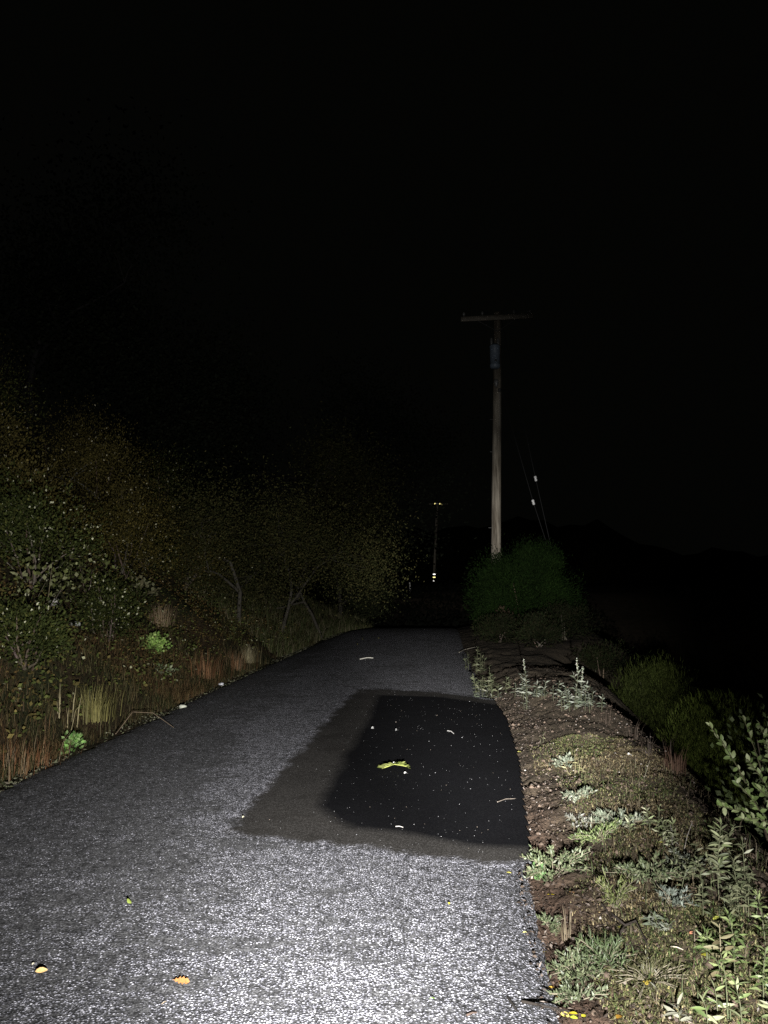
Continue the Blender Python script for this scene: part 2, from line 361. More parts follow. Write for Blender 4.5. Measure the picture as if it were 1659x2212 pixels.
def tag(o, label=None, cat=None, group=None, kind=None):
    for k, v in (('label', label), ('category', cat), ('group', group), ('kind', kind)):
        if v: o[k] = v
    return o
def thing(name, label, cat, loc=(0, 0, 0), group=None, rz=0):
    o = bpy.data.objects.new(name, None); col.objects.link(o); o.empty_display_size = 0.1
    o.location = tuple(float(x) for x in loc); o.rotation_euler = (0, 0, rz)
    return tag(o, label, cat, group)
def jitter(c, n, amt=0.3, hue=0.12):
    c = np.asarray(c, float); k = 1 + amt * rng.uniform(-1, 1, (n, 1)); h = 1 + hue * rng.uniform(-1, 1, (n, 3))
    return np.clip(c[None] * k * h, 0.002, 0.95)
def rdir(n):
    d = rng.normal(size=(n, 3)); return d / np.linalg.norm(d, axis=1, keepdims=True)

# ------------------------------------------------------------------ ground, bank, road
def grid_mesh(name, X, Y, Z, m, attrs=None):
    r, c = X.shape; V = np.stack([X, Y, Z], -1).reshape(-1, 3)
    i = (np.arange(r - 1)[:, None] * c + np.arange(c - 1)[None]).ravel()
    me = bpy.data.meshes.new(name)
    q = np.stack([i, i + 1, i + c + 1, i + c], 1)
    me.vertices.add(len(V)); me.vertices.foreach_set('co', V.ravel())
    me.loops.add(q.size); me.loops.foreach_set('vertex_index', q.ravel().astype(np.int32))
    me.polygons.add(len(q)); me.polygons.foreach_set('loop_start', (np.arange(len(q)) * 4).astype(np.int32))
    me.polygons.foreach_set('use_smooth', np.ones(len(q), bool))
    me.update(calc_edges=True)
    for k, a in (attrs or {}).items():
        at = me.attributes.new(k, 'FLOAT', 'POINT'); at.data.foreach_set('value', np.asarray(a, np.float32).ravel())
    me.materials.append(m); o = bpy.data.objects.new(name, me); col.objects.link(o); return o
def grow(a, b, step, f):
    out = [a]
    while out[-1] < b: out.append(out[-1] + step); step *= f
    return np.array(out)
yy = np.concatenate([np.arange(-8, 2, .25), np.arange(2, 6, .022), np.arange(6, 13, .04), np.arange(13, 32, .14), np.arange(32, 110, 1.2), grow(110, 420, 4, 1.25)])
ss = np.concatenate([np.arange(-0.35, 0, .07), np.arange(0, 1.7, .022), np.arange(1.7, 7, .16), grow(7, 320, .5, 1.22)])
S, Y = np.meshgrid(ss, yy)
rag = 0.030 * vnoise(Y * 3, Y * 0 + 2, 41) + 0.035 * vnoise(Y * 11, Y * 0 + 3, 42) + 0.02 * vnoise(Y * 34, Y * 0 + 4, 43)
X = edge_r(Y) + S + rag * (1 - sstep(0.1, 0.6, S))
Zr = z_long(Y) + np.where(S < 0, -0.05, z_right(np.maximum(S, 0), Y))
tag(grid_mesh('ground', X, Y, Zr, m_soil, {'edge': (1 - sstep(0.05, 0.42, S)) * (1 - sstep(4.6, 6.5, Y))}), kind='structure')
yy = np.concatenate([np.arange(-8, 3, .4), np.arange(3, 13, .09), np.arange(13, 34, .2), np.arange(34, 110, 1.2), grow(110, 420, 4, 1.25)])
ss = np.concatenate([np.arange(-0.35, 0, .07), np.arange(0, 1.0, .05), np.arange(1.0, 9, .13), grow(9, 320, .5, 1.22)])
S, Y = np.meshgrid(ss[::-1], yy)
tag(grid_mesh('bank', edge_l(Y) - S + 0.05 * vnoise(Y * 4, Y * 0 + 9, 44) * (1 - sstep(.1, .6, S)), Y, z_long(Y) + np.where(S < 0, -0.05, z_left(np.maximum(S, 0), Y)), m_bank), kind='structure')
yy = np.concatenate([np.arange(-8, 2, .5), np.arange(2, 12, .05), np.arange(12, 36, .2), np.arange(36, 74, 1.0)])
tt = np.linspace(0, 1, 25)
T, Y = np.meshgrid(tt, yy)
el, er = edge_l(Y), edge_r(Y)
rag = 0.03 * vnoise(Y * 2.5, Y * 0 + 1, 51) + 0.035 * vnoise(Y * 9, Y * 0 + 5, 52) + 0.02 * vnoise(Y * 30, Y * 0 + 6, 53)
X = el - 0.06 + (er - el + 0.12) * T + rag * np.where(T > 0.5, sstep(0.8, 1, T), -sstep(0.2, 0, T))
Zr = z_long(Y) + 0.012 - 0.05 * sstep(0.985, 1.0, np.abs(T - .5) + .5) + 0.01 * np.sin(T * math.pi)
road = tag(grid_mesh('road', X, Y, Zr, m_road), kind='structure')

# wooded hills closing the valley in the dark
aa = np.radians(np.linspace(-75, 75, 160)); hh_ = np.linspace(0, 1, 8)
A, Hh = np.meshgrid(aa, hh_); Rr = 170 + 90 * Hh
top = 16 + 14 * vnoise(A * 5, A * 0 + 1, 101) * 2 + 5 * vnoise(A * 22, A * 0 + 2, 102) + 3 * vnoise(A * 70, A * 0 + 3, 103)
tag(grid_mesh('hills', np.sin(A) * Rr, np.cos(A) * Rr, -30 + (30 + top) * np.sin(Hh * math.pi / 2), m_bank), kind='structure')

# the dark bitumen patch laid over the right half of the road
outline = [(478, 1806), (600, 1672), (715, 1545), (768, 1493), (840, 1492), (960, 1500), (1095, 1520), (1150, 1600), (1175, 1700), (1195, 1800), (1210, 1852), (1085, 1884), (950, 1866), (800, 1846), (640, 1828), (540, 1818)]
corel = [(692, 1752), (700, 1712), (724, 1672), (762, 1612), (796, 1558), (816, 1505), (960, 1510), (1095, 1530), (1150, 1620), (1175, 1720), (1190, 1845), (1010, 1836), (880, 1808), (760, 1796)]
def sdist(px, py, poly):
    poly = np.array([flat(*p) for p in poly]); d = np.full(px.shape, 1e9); ins = np.zeros(px.shape, bool)
    for a, b2 in zip(poly, np.roll(poly, -1, 0)):
        e = b2 - a; t = np.clip(((px - a[0]) * e[0] + (py - a[1]) * e[1]) / (e @ e), 0, 1)
        d = np.minimum(d, np.hypot(px - a[0] - t * e[0], py - a[1] - t * e[1]))
        c = ((a[1] > py) != (b2[1] > py)) & (px < (b2[0] - a[0]) * (py - a[1]) / (b2[1] - a[1] + 1e-12) + a[0]); ins ^= c
    return np.where(ins, d, -d)
yy = np.arange(4.0, 12.6, 0.03); xx = np.arange(-1.35, 1.65, 0.03)
PX, PY = np.meshgrid(xx, yy)
sd = sdist(PX, PY, outline)
o = grid_mesh('patch', PX, PY, np.interp(PY, [0, 26], [0, 0]) + 0.026 + 0.006 * vnoise(PX * 3, PY * 2, 61), m_patch,
              {'depth_in': np.clip((sd + 0.06) * 1.5, 0, 1), 'core': np.clip(0.5 + sdist(PX, PY, corel) * 1.6, 0, 1)})
import bmesh
bm = bmesh.new(); bm.from_mesh(o.data); flatsd = sd.ravel(); lim = edge_r(PY).ravel() + 0.09
kill = [v for v in bm.verts if flatsd[v.index] < -0.07 or v.co.x > lim[v.index]]
bmesh.ops.delete(bm, geom=kill, context='VERTS'); bm.to_mesh(o.data); bm.free()
o.parent = road; o['label'] = 'dark square patch of fresh bitumen in the road'

# ------------------------------------------------------------------ ground cover that nobody could count
def on_right(n, y0, y1, s0, s1, bias=1.6):
    y = y0 + (y1 - y0) * rng.random(n) ** bias; s = s0 + (s1 - s0) * rng.random(n)
    x = edge_r(y) + s * 1.0
    return np.stack([x, y, ground_z(x, y)], 1), s
def on_left(n, y0, y1, s0, s1, bias=1.4, sb=1.0):
    y = y0 + (y1 - y0) * rng.random(n) ** bias; s = s0 + (s1 - s0) * rng.random(n) ** sb
    x = edge_l(y) - s
    return np.stack([x, y, ground_z(x, y)], 1), s
def hdir(n):
    a = rng.uniform(0, 2 * math.pi, n); return np.stack([np.cos(a), np.sin(a), np.zeros(n)], 1)
def pick(n, cols, p=None):
    cols = np.asarray(cols, float); return cols[rng.choice(len(cols), n, p=p)]

OLIVE, TAN, BROWN, DGREEN, GREY = (0.085, 0.090, 0.040), (0.20, 0.16, 0.10), (0.060, 0.040, 0.026), (0.045, 0.070, 0.025), (0.16, 0.175, 0.145)
# low mat of grass, moss and dead stalks on the near verge
mb = MB()
p, s = on_right(150000, 2.2, 7.6, 0.2, 1.75, 1.25)
w = vnoise(p[:, 0] * 1.7, p[:, 1] * 1.5, 71) + 0.5 * vnoise(p[:, 0] * 5, p[:, 1] * 5, 72) + 0.34 * (1 - sstep(4.2, 6.4, p[:, 1])) - 0.12 - 0.4 * (1 - sstep(0.15, 0.5, s)) - 0.35 * sstep(1.0, 1.5, s)
p = p[w > rng.uniform(-0.35, 0.25, len(p))]; n = len(p)
green = sstep(-0.25, 0.2, vnoise(p[:, 0] * 2.3, p[:, 1] * 2.1, 73) + 0.15 * (1 - sstep(3, 5, p[:, 1])))
c = np.where((rng.random(n) < green * 0.8)[:, None], pick(n, [OLIVE, (0.11, 0.115, 0.055), DGREEN, (0.14, 0.13, 0.07)]), pick(n, [TAN, BROWN, (0.11, 0.085, 0.055), (0.15, 0.13, 0.09)]))
mb.blades(p - [0, 0, 0.004], hdir(n), rng.uniform(0.008, 0.026, n), rng.uniform(0.003, 0.006, n), c * rng.uniform(0.9, 1.8, (n, 1)) * np.array([[1.0, 1.02, .88]]), rng.uniform(0.4, 1.9, n))
p, s = on_right(1100, 2.3, 6.5, 0.35, 1.6, 1.2); n = len(p)
mb.blades(p, hdir(n), rng.uniform(0.04, 0.11, n), rng.uniform(0.003, 0.005, n), pick(n, [TAN, OLIVE, (0.12, 0.15, 0.06), (0.24, 0.20, 0.13)]) * .55, rng.uniform(0.2, 1.0, n))
tag(mb.build('grass', m_blade), 'low matted grass and dead stalks on the right verge', None, None, 'stuff')
# dead leaves, bark chips and crumbs of earth
mb = MB()
p, s = on_right(12000, 2.3, 14, 0.0, 2.0, 1.5); n = len(p)
mb.leaves(p + [0, 0, 0.006], hdir(n) + rng.normal(0, .25, (n, 3)) * [1, 1, 1], np.array([[0, 0, 1.0]]) + rng.normal(0, .45, (n, 3)), rng.uniform(0.008, 0.028, n), rng.uniform(0.004, 0.012, n),
          pick(n, [(0.07, 0.05, 0.035), (0.045, 0.034, 0.026), (0.11, 0.085, 0.065), (0.20, 0.165, 0.13), (0.055, 0.036, 0.026)], [.3, .35, .17, .04, .14]), 0.25)
p, s = on_right(5000, 2.3, 11, -0.03, 0.45, 1.3); n = len(p)
mb.leaves(p + [0, 0, 0.008], hdir(n) + rng.normal(0, .3, (n, 3)), np.array([[0, 0, 1.0]]) + rng.normal(0, .5, (n, 3)), rng.uniform(0.010, 0.034, n), rng.uniform(0.005, 0.015, n),
          pick(n, [(0.08, 0.06, 0.045), (0.14, 0.11, 0.09), (0.24, 0.20, 0.17), (0.05, 0.038, 0.03)], [.4, .25, .1, .25]), 0.25)
tag(mb.build('leaf_litter', m_blade), 'dead leaves and bark crumbs strewn over the brown verge', None, None, 'stuff')
# loose stones: pale grit on the patch, clods and pebbles on the verge
def pebbles(mb, p, r, c):
    n = len(p); base = np.array([(1, 0, 0), (0, 1, 0), (-1, 0, 0), (0, -1, 0), (0, 0, .8), (0, 0, -.5)], float)
    a = rng.uniform(0, 6.28, n); ca, sa = np.cos(a), np.sin(a)
    V = base[None] * (r[:, None, None] * rng.uniform(0.6, 1.3, (n, 6, 1)))
    X2 = V[..., 0] * ca[:, None] - V[..., 1] * sa[:, None]; Y2 = V[..., 0] * sa[:, None] + V[..., 1] * ca[:, None]
    V = np.stack([X2, Y2, V[..., 2]], -1) + p[:, None]
    f = np.array([[0, 1, 4], [1, 2, 4], [2, 3, 4], [3, 0, 4], [1, 0, 5], [2, 1, 5], [3, 2, 5], [0, 3, 5]])
    mb.tris(V.reshape(-1, 3), (np.arange(n)[:, None, None] * 6 + f[None]).reshape(-1, 3), np.repeat(c, 6, 0))
mb = MB()
n = 800; y = 4.2 + 7.6 * rng.random(n) ** 1.9; x = -1.0 + 2.5 * rng.random(n) ** 0.75
ok = (sdist(x, y, outline) > -0.02) & (x < edge_r(y)); x, y = x[ok], y[ok]; n = len(x)
pebbles(mb, np.stack([x, y, np.full(n, 0.030)], 1), rng.uniform(0.0014, 0.0034, n) * (1 + (rng.random(n) < .05) * 0.9), pick(n, [(0.14, 0.14, 0.145), (0.32, 0.32, 0.32), (0.08, 0.08, 0.08), (0.24, 0.20, 0.16)], [.45, .15, .3, .1]))
tag(mb.build('gravel', m_stone), 'loose pale grit scattered over the dark patch', None, None, 'stuff')
mb = MB()
p, s = on_right(2600, 2.3, 11, 0.02, 1.7, 1.4); n = len(p)
pebbles(mb, p + [0, 0, .004], rng.uniform(0.004, 0.012, n), pick(n, [(0.08, 0.055, 0.04), (0.12, 0.09, 0.07), (0.05, 0.038, 0.03), (0.30, 0.27, 0.24)], [.4, .25, .29, .06]))
p, s = on_right(420, 2.3, 12, 0.05, 1.6, 1.3); n = len(p)
pebbles(mb, p, rng.uniform(0.012, 0.028, n), pick(n, [(0.07, 0.05, 0.036), (0.10, 0.072, 0.052)]))
tag(mb.build('rubble', m_stone), 'clods and small stones in the dirt of the verge', None, None, 'stuff')

# left bank: dry grass along the foot, ground cover above, pale fringe at the tarmac
mb = MB()
p, s = on_left(30000, 4.5, 22, 0.12, 1.35, 1.25, 1.3); n = len(p)
k = vnoise(p[:, 0] * 0.9, p[:, 1] * 0.8, 81) + 0.3 * vnoise(p[:, 0] * 3, p[:, 1] * 3, 82)
keep = k > rng.uniform(-0.5, 0.15, n); p, k = p[keep], k[keep]; n = len(p)
c = np.where((k > 0.02)[:, None], pick(n, [(0.13, 0.075, 0.032), (0.17, 0.12, 0.055), (0.08, 0.05, 0.024), (0.06, 0.06, 0.022)]), pick(n, [(0.085, 0.06, 0.025), (0.05, 0.055, 0.02), (0.12, 0.10, 0.045)]))
mb.blades(p - [0, 0, .01], hdir(n), rng.uniform(0.05, 0.27, n) , rng.uniform(0.003, 0.006, n), c * rng.uniform(.6, 1.3, (n, 1)), rng.uniform(0.2, 1.5, n))
p, s = on_left(13000, 17, 36, 0.1, 3.2, 1.0); n = len(p)
mb.blades(p - [0, 0, .02], hdir(n), rng.uniform(0.12, 0.42, n), rng.uniform(0.010, 0.02, n), pick(n, [(0.07, 0.085, 0.03), (0.10, 0.10, 0.045), (0.05, 0.06, 0.02), (0.16, 0.14, 0.08)]), rng.uniform(0.2, 1.0, n))
tag(mb.build('dry_grass', m_blade), 'rusty dry grass along the foot of the left bank', None, None, 'stuff')
mb = MB()
p, s = on_left(130000, 4.6, 26, 0.6, 10.5, 1.2, 0.9)
k = vnoise(p[:, 0] * 0.8, p[:, 1] * 0.7, 84) + .6 * vnoise(p[:, 0] * 2.6, p[:, 1] * 2.4, 85); keep = k > rng.uniform(-0.5, 0.25, len(p)); p = p[keep]; k = k[keep]; n = len(p)
p = p + np.stack([np.zeros(n), np.zeros(n), rng.random(n) ** 1.3 * (0.10 + 0.75 * np.clip(k + .1, 0, 1))], 1)
D = rdir(n); D[:, 2] = np.abs(D[:, 2]) * .6
mb.leaves(p, D, rdir(n) + [0, -0.6, 0.6], rng.uniform(0.02, 0.055, n), rng.uniform(0.012, 0.03, n), np.where((vnoise(p[:, 0] * .9, p[:, 1] * .8, 86) + .5 * vnoise(p[:, 0] * 3, p[:, 1] * 3, 88) > .05)[:, None], pick(n, [(0.085, 0.055, 0.02), (0.12, 0.085, 0.03), (0.06, 0.046, 0.016), (.36, .32, .2)], [.4, .25, .32, .03]), pick(n, [(0.065, 0.075, 0.020), (0.042, 0.052, 0.014), (0.10, 0.092, 0.026), (0.08, 0.056, 0.02), (0.40, 0.40, 0.26)], [.34, .33, .15, .155, .025])) * rng.uniform(.6, 1.7, (n, 1)))  # rarest, palest tints are leaf glints painted into the colour
tag(mb.build('undergrowth', m_matte), 'low leafy ground cover over the left bank', None, None, 'stuff')
mb = MB()
p, s = on_left(15000, 4.6, 20, 0.35, 4.5, 1.2); k = vnoise(p[:, 0] * 1.3, p[:, 1] * 1.1, 95) + .4 * vnoise(p[:, 0] * 4, p[:, 1] * 4, 96); p = p[k > rng.uniform(-.35, .3, len(p))]; n = len(p)
p = p + np.stack([np.zeros(n), np.zeros(n), rng.random(n) * .32], 1)
mb.leaves(p, rdir(n) * [1, 1, .5], rdir(n) + [0, -.7, .6], rng.uniform(.025, .07, n), rng.uniform(.015, .045, n), pick(n, [(.06, .075, .02), (.09, .10, .03), (.11, .09, .03), (.30, .30, .18)], [.42, .3, .24, .04]) * rng.uniform(.6, 1.4, (n, 1)))  # the few palest leaves paint glints into the tangle
tag(mb.build('undergrowth', m_matte), 'brambles and broad leaves tangled in the grass of the left bank', None, None, 'stuff')
mb = MB()
p, s = on_left(5200, 4.5, 26, -0.05, 0.24, 1.3); n = len(p)
k = vnoise(p[:, 1] * 1.6, p[:, 1] * 0 + 4, 87); p = p[k > rng.uniform(-.35, .3, n)]; n = len(p)
mb.leaves(p + [0, 0, .01], hdir(n) + rng.normal(0, .4, (n, 3)), np.array([[0, -.3, 1.0]]) + rng.normal(0, .5, (n, 3)), rng.uniform(0.015, 0.05, n), rng.uniform(0.008, 0.02, n), pick(n, [(0.20, 0.20, 0.13), (0.12, 0.13, 0.07), (0.34, 0.33, 0.25), (0.09, 0.075, 0.05)], [.35, .3, .1, .25]))
tag(mb.build('moss', m_blade), 'pale moss and leaf crumbs along the left edge of the tarmac', None, None, 'stuff')

# near-black scrub added beyond the crest to keep the lit dip dark
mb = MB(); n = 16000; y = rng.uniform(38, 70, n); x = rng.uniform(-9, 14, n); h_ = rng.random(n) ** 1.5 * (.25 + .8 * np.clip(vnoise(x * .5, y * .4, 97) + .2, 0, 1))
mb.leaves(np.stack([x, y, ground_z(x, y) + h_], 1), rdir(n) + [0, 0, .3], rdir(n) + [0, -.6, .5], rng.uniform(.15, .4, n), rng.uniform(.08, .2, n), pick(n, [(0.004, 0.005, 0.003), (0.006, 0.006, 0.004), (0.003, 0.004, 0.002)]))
tag(mb.build('undergrowth', m_matte), 'near-black scrub added to darken the dip beyond the crest of the road', None, None, 'stuff')

# ------------------------------------------------------------------ plants
def clumped(n, rad, k, spread, flat_bottom=True, fill=0.72):
    """points in clumps through an ellipsoid volume, centre at the origin"""
    c = rdir(k) * (rng.uniform(0.15, 1, (k, 1)) ** 0.5)
    if flat_bottom: c[:, 2] = np.abs(c[:, 2]) * 1.6 - 0.6
    idx = rng.integers(0, k, n)
    p = c[idx] * fill + rng.normal(0, spread, (n, 3)) * rng.uniform(0.5, 1.3, (k, 1))[idx]
    r_ = np.linalg.norm(p, axis=1, keepdims=True); p = p * np.where(r_ > 1.05, (1.05 - .12 * rng.random((n, 1))) / r_, 1)
    p[:, 2] = np.maximum(p[:, 2], -.78 + .1 * rng.random(n))
    return p * np.asarray(rad), c * fill * np.asarray(rad), idx
def bush(name, label, cat, c, rad, n, ll, lw, colours, m=None, k=26, spread=0.24, stems=9, stem_c=(0.10, 0.08, 0.06), stem_r=0.02, up=0.3, probs=None, group=None, droop=0.15, leafname='foliage'):
    """a shrub standing at ground point c, its crown an uneven cloud of leaves round c + rad.z"""
    t = thing(name, label, cat, c, group)
    p, cl, idx = clumped(n, rad, k, spread); mid = np.array([0, 0, rad[2] * 0.75])
    p = p + mid; cl = cl + mid
    d = p - np.array([0, 0, rad[2] * 0.3]); d = d / (np.linalg.norm(d, axis=1, keepdims=True) + 1e-6) + rdir(n) * 0.9; d[:, 2] += up
    shade = rng.uniform(0.6, 1.35, k)[idx][:, None]
    mb = MB(); mb.leaves(p, d, rdir(n) + [0, -0.5, 0.5], ll * rng.uniform(.6, 1.3, n), lw * rng.uniform(.6, 1.3, n), pick(n, colours, probs) * shade * rng.uniform(.75, 1.25, (n, 1)), droop)
    mb.build(leafname, m or m_matte, t)
    if stems:
        mb = MB()
        for q in cl[:stems]:
            a = np.array([rng.normal(0, .06), rng.normal(0, .06), -0.05]); e = q * 1.02
            m1 = a + (e - a) * 0.5 + rng.normal(0, .08, 3) * rad[2]
            mb.tube([a, m1, e], stem_r, stem_r * .3, jitter(stem_c, 1)[0], 4)
        tag(mb.build('stem', m_twig, t), kind='stuff')
    return t
def branching(mb, p, d, ln, r, depth, c, spread=0.55, gnarl=0.25, tips=None, kids=(2, 3)):
    pts = [p]; q = np.array(p, float); dd = np.array(d, float)
    for i in range(4):
        dd = dd + rng.normal(0, gnarl * .5, 3); dd /= np.linalg.norm(dd); q = q + dd * ln / 4; pts.append(q.copy())
    mb.tube(pts, r, r * .6, c, 5 if r > .02 else 4)
    if depth == 0:
        if tips is not None: tips.append(q)
        return
    for _ in range(rng.integers(kids[0], kids[1] + 1)):
        nd = dd + rng.normal(0, spread, 3); nd /= np.linalg.norm(nd)
        j = rng.integers(2, 5)
        branching(mb, pts[j], nd, ln * rng.uniform(.6, .85), r * .58, depth - 1, c, spread, gnarl, tips, kids)
def tree(name, label, cat, c, h, trunk_r, lean, depth, bark, leaf_n=0, ll=.08, lw=.04, colours=None, spread=.55, leaf_spread=.4, ln=None, m=None):
    t = thing(name, label, cat, c); mb = MB(); tips = []
    d = np.array([lean[0], lean[1], 1.0]); d /= np.linalg.norm(d)
    branching(mb, np.array((0, 0, -.1)), d, ln or h * .4, trunk_r, depth, bark, spread, .3, tips)
    mb.build('trunk', m_twig, t)
    if leaf_n:
        T = np.array(tips); idx = rng.integers(0, len(T), leaf_n)
        shade = rng.uniform(.6, 1.35, len(T))[idx][:, None]
        p = T[idx] + rng.normal(0, leaf_spread, (leaf_n, 3))
        mb = MB(); mb.leaves(p, rdir(leaf_n), rdir(leaf_n) + [0, -.5, .5], ll * rng.uniform(.6, 1.3, leaf_n), lw * rng.uniform(.6, 1.3, leaf_n), pick(leaf_n, colours) * shade)
        mb.build('crown', m or m_matte, t)
    return t

# --- left bank shrubs and trees (depth from where the stem meets the bank)
def LB(u, Y): return GY(u, Y)
OL = [(0.068, 0.056, 0.014), (0.040, 0.035, 0.010), (0.10, 0.078, 0.02), (0.42, 0.40, 0.26)]
GR = [(0.034, 0.042, 0.011), (0.020, 0.026, 0.007), (0.052, 0.054, 0.014), (0.36, 0.36, 0.24)]
PR = [.42, .4, .15, .03]
bush('olive_shrub', 'olive small-leaved shrub high on the left bank, flecked with pale leaves', 'shrub', G(262, 1245), (1.05, .9, .95), 9000, .036, .022, OL, k=40, probs=PR)
bush('olive_shrub', 'olive shrub behind the white flower cluster on the left bank', 'shrub', G(400, 1275), (1.1, .9, .9), 8000, .036, .022, OL, k=36, probs=PR)
bush('green_shrub', 'dark green shrub left of the pale dry grass tuft on the bank', 'shrub', G(235, 1385), (.75, .6, .55), 4500, .04, .026, GR, k=26, probs=PR)
bush('green_shrub', 'green shrub right of the white flower cluster on the bank', 'shrub', G(480, 1255), (.9, .8, .8), 6000, .04, .025, GR, k=28, probs=PR)
bush('green_shrub', 'dark shrub against the left border of the picture, highest of those there', 'shrub', G(70, 1270), (.95, .8, .85), 5500, .042, .028, GR, k=28, probs=PR)
bush('green_shrub', 'low dark green shrub at the left border above the rusty grass', 'shrub', G(45, 1440), (.6, .5, .4), 3500, .04, .026, GR, k=22, probs=PR)
bush('yellow_shrub', 'yellowish fine-leaved shrub between the bare branches on the bank', 'shrub', G(640, 1185), (.75, .7, 1.0), 3000, .06, .03, [(0.13, 0.115, 0.03), (0.09, 0.085, 0.025), (0.2, 0.18, 0.06)], k=20)
bush('brown_shrub', 'brown half-dead shrub in the middle of the left bank', 'shrub', G(560, 1225), (.9, .8, .9), 2600, .05, .026, [(0.07, 0.05, 0.025), (0.05, 0.04, 0.018), (0.10, 0.08, 0.04), (.3, .27, .2)], k=26, probs=[.4, .35, .22, .03])
bush('olive_shrub', 'dark olive shrub where the bank runs out beside the road bend', 'shrub', G(790, 1225), (1.3, 1.2, 1.6), 4200, .09, .05, GR, k=28, probs=[.45, .45, .09, .01])
bush('dark_shrub', 'broad dark shrub right of the yellowish one on the bank', 'shrub', G(715, 1205), (1.5, 1.2, 1.4), 4200, .08, .045, GR, k=28, probs=[.45, .45, .09, .01])
bush('conifer', 'bluish green young conifer above the olive shrubs', 'tree', G(475, 1130), (.75, .75, 1.7), 5200, .09, .016, [(0.014, 0.024, 0.016), (0.02, 0.034, 0.022)], k=40, up=.1, stems=3, leafname='crown')
bush('leafy_weed', 'weed with rounded pale green leaves amid the dark bank shrubs', 'weed', G(178, 1300), (.55, .45, .5), 170, .07, .054, [(0.09, 0.105, 0.035), (0.06, 0.07, 0.025), (.20, .21, .10)], k=16, stems=6, stem_r=.008)
bush('leafy_weed', 'weed with large pale leaves at the left border of the picture', 'weed', G(85, 1330), (.5, .45, .5), 120, .07, .05, [(0.08, 0.09, 0.03), (.15, .155, .08)], k=12, stems=6, stem_r=.008)
bush('leafy_weed', 'heap of pale crinkled leaves above the dry grass tuft', 'weed', G(300, 1300), (.3, .3, .28), 70, .09, .06, [(0.18, 0.18, 0.10), (.12, .11, .06)], k=9, stems=4, stem_r=.006)
bush('bright_plant', 'bright green leafy plant standing out on the dark bank', 'plant', G(334, 1412), (.24, .2, .18), 420, .05, .038, [(0.20, 0.32, 0.07), (0.15, 0.25, 0.06), (.28, .38, .12)], k=12, stems=5, stem_r=.005, spread=.3)
bush('bright_plant', 'small bright green plant at the left edge of the tarmac', 'plant', G(152, 1628), (.11, .10, .11), 170, .04, .028, [(0.13, 0.25, 0.06), (0.09, 0.19, 0.05), (.25, .36, .14)], k=10, stems=4, stem_r=.003, spread=.3)
bush('leafy_weed', 'low pale-edged weed just below the bright green plant', 'weed', G(350, 1455), (.22, .16, .09), 90, .06, .03, [(0.22, 0.24, 0.15), (.10, .13, .06)], k=9, stems=3, stem_r=.004)
bush('flowering_weed', 'weed with a cluster of tiny white flowers on the left bank', 'weed', G(407, 1232), (.16, .12, .10), 60, .028, .024, [(0.75, 0.75, 0.70), (.5, .5, .42)], k=7, stems=4, stem_r=.005, leafname='blossom')
for (sy, so, rr) in [(6.6, 2.2, .55), (7.4, 3.0, .7), (8.3, 2.4, .6), (9.2, 3.3, .75), (10.2, 2.5, .6), (11.2, 3.6, .8), (12.4, 2.6, .65), (13.6, 3.4, .8), (7.0, 3.9, .7), (15.0, 3.4, .7), (15.5, 2.6, .7), (17, 3.3, .9), (18.5, 2.8, .8), (20, 3.6, 1.0), (22, 3.0, .95), (24, 3.8, 1.1)]:
    x_ = float(edge_l(sy)) - so
    bush('leafy_shrub', 'leafy olive shrub among the tangle on the middle of the left bank', 'shrub', (x_, sy, float(ground_z(x_, sy))), (rr, rr * .8, rr * rng.uniform(.6, .9)), int(5200 * rr), .04, .026, [GR, OL][rng.integers(0, 2)], k=24, probs=PR, group='leafy shrubs on the middle of the bank')
for (sy, so, rr) in [(9.5, 4.6, 1.0), (11.5, 5.6, 1.2), (13.5, 5.0, 1.2), (15.5, 6.4, 1.4), (17.5, 4.6, 1.3), (19.5, 6.0, 1.5), (10.5, 7.2, 1.3), (14.0, 8.2, 1.5), (18.0, 8.6, 1.7), (22.0, 5.4, 1.5), (24.5, 7.5, 1.7), (12.3, 3.4, .8), (16.2, 3.2, .9), (20.5, 4.0, 1.3), (13.0, 6.6, 1.5), (26, 5.5, 1.8)]:
    x_ = float(edge_l(sy)) - so
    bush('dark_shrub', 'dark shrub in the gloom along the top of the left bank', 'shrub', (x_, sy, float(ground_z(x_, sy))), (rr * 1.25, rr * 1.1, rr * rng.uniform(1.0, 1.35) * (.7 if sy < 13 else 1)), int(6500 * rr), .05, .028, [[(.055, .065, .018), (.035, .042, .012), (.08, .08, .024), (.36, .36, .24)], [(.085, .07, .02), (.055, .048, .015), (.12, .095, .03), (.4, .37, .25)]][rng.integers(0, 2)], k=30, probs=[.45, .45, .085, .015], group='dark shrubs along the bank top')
tree('bare_tree', 'bare grey tree with forked branches at the upper left of the bank', 'tree', G(185, 1115), 2.6, .045, (-.35, 0), 3, (0.17, .165, .14), ln=1.1)
tree('bare_tree', 'bare branches fanning out at the top of the bank', 'tree', G(590, 1100), 3.6, .05, (.25, 0), 4, (0.075, .07, .056), 3000, .05, .02, [(0.035, 0.038, 0.014), (.05, .042, .02)], spread=.6, leaf_spread=.3, ln=1.7)
tree('bare_tree', 'leafless tree arching from the bank towards the road', 'tree', G(760, 1150), 3.6, .045, (.3, 0), 4, (0.03, .028, .022), 5000, .055, .022, [(0.035, 0.038, 0.014), (.045, .042, .017)], spread=.6, leaf_spread=.4, ln=1.9)
tree('bare_tree', 'low bare bush with pale sweeping twigs beside the road bend', 'bush', G(690, 1185), 1.8, .018, (.5, 0), 5, (0.075, .07, .055), ln=.8, spread=.5)
tree('bare_tree', 'dead pale sapling leaning on the bank near the grassy slope', 'tree', G(572, 1260), 1.2, .03, (.25, -.1), 2, (0.33, .31, .26), ln=.55, spread=.7)
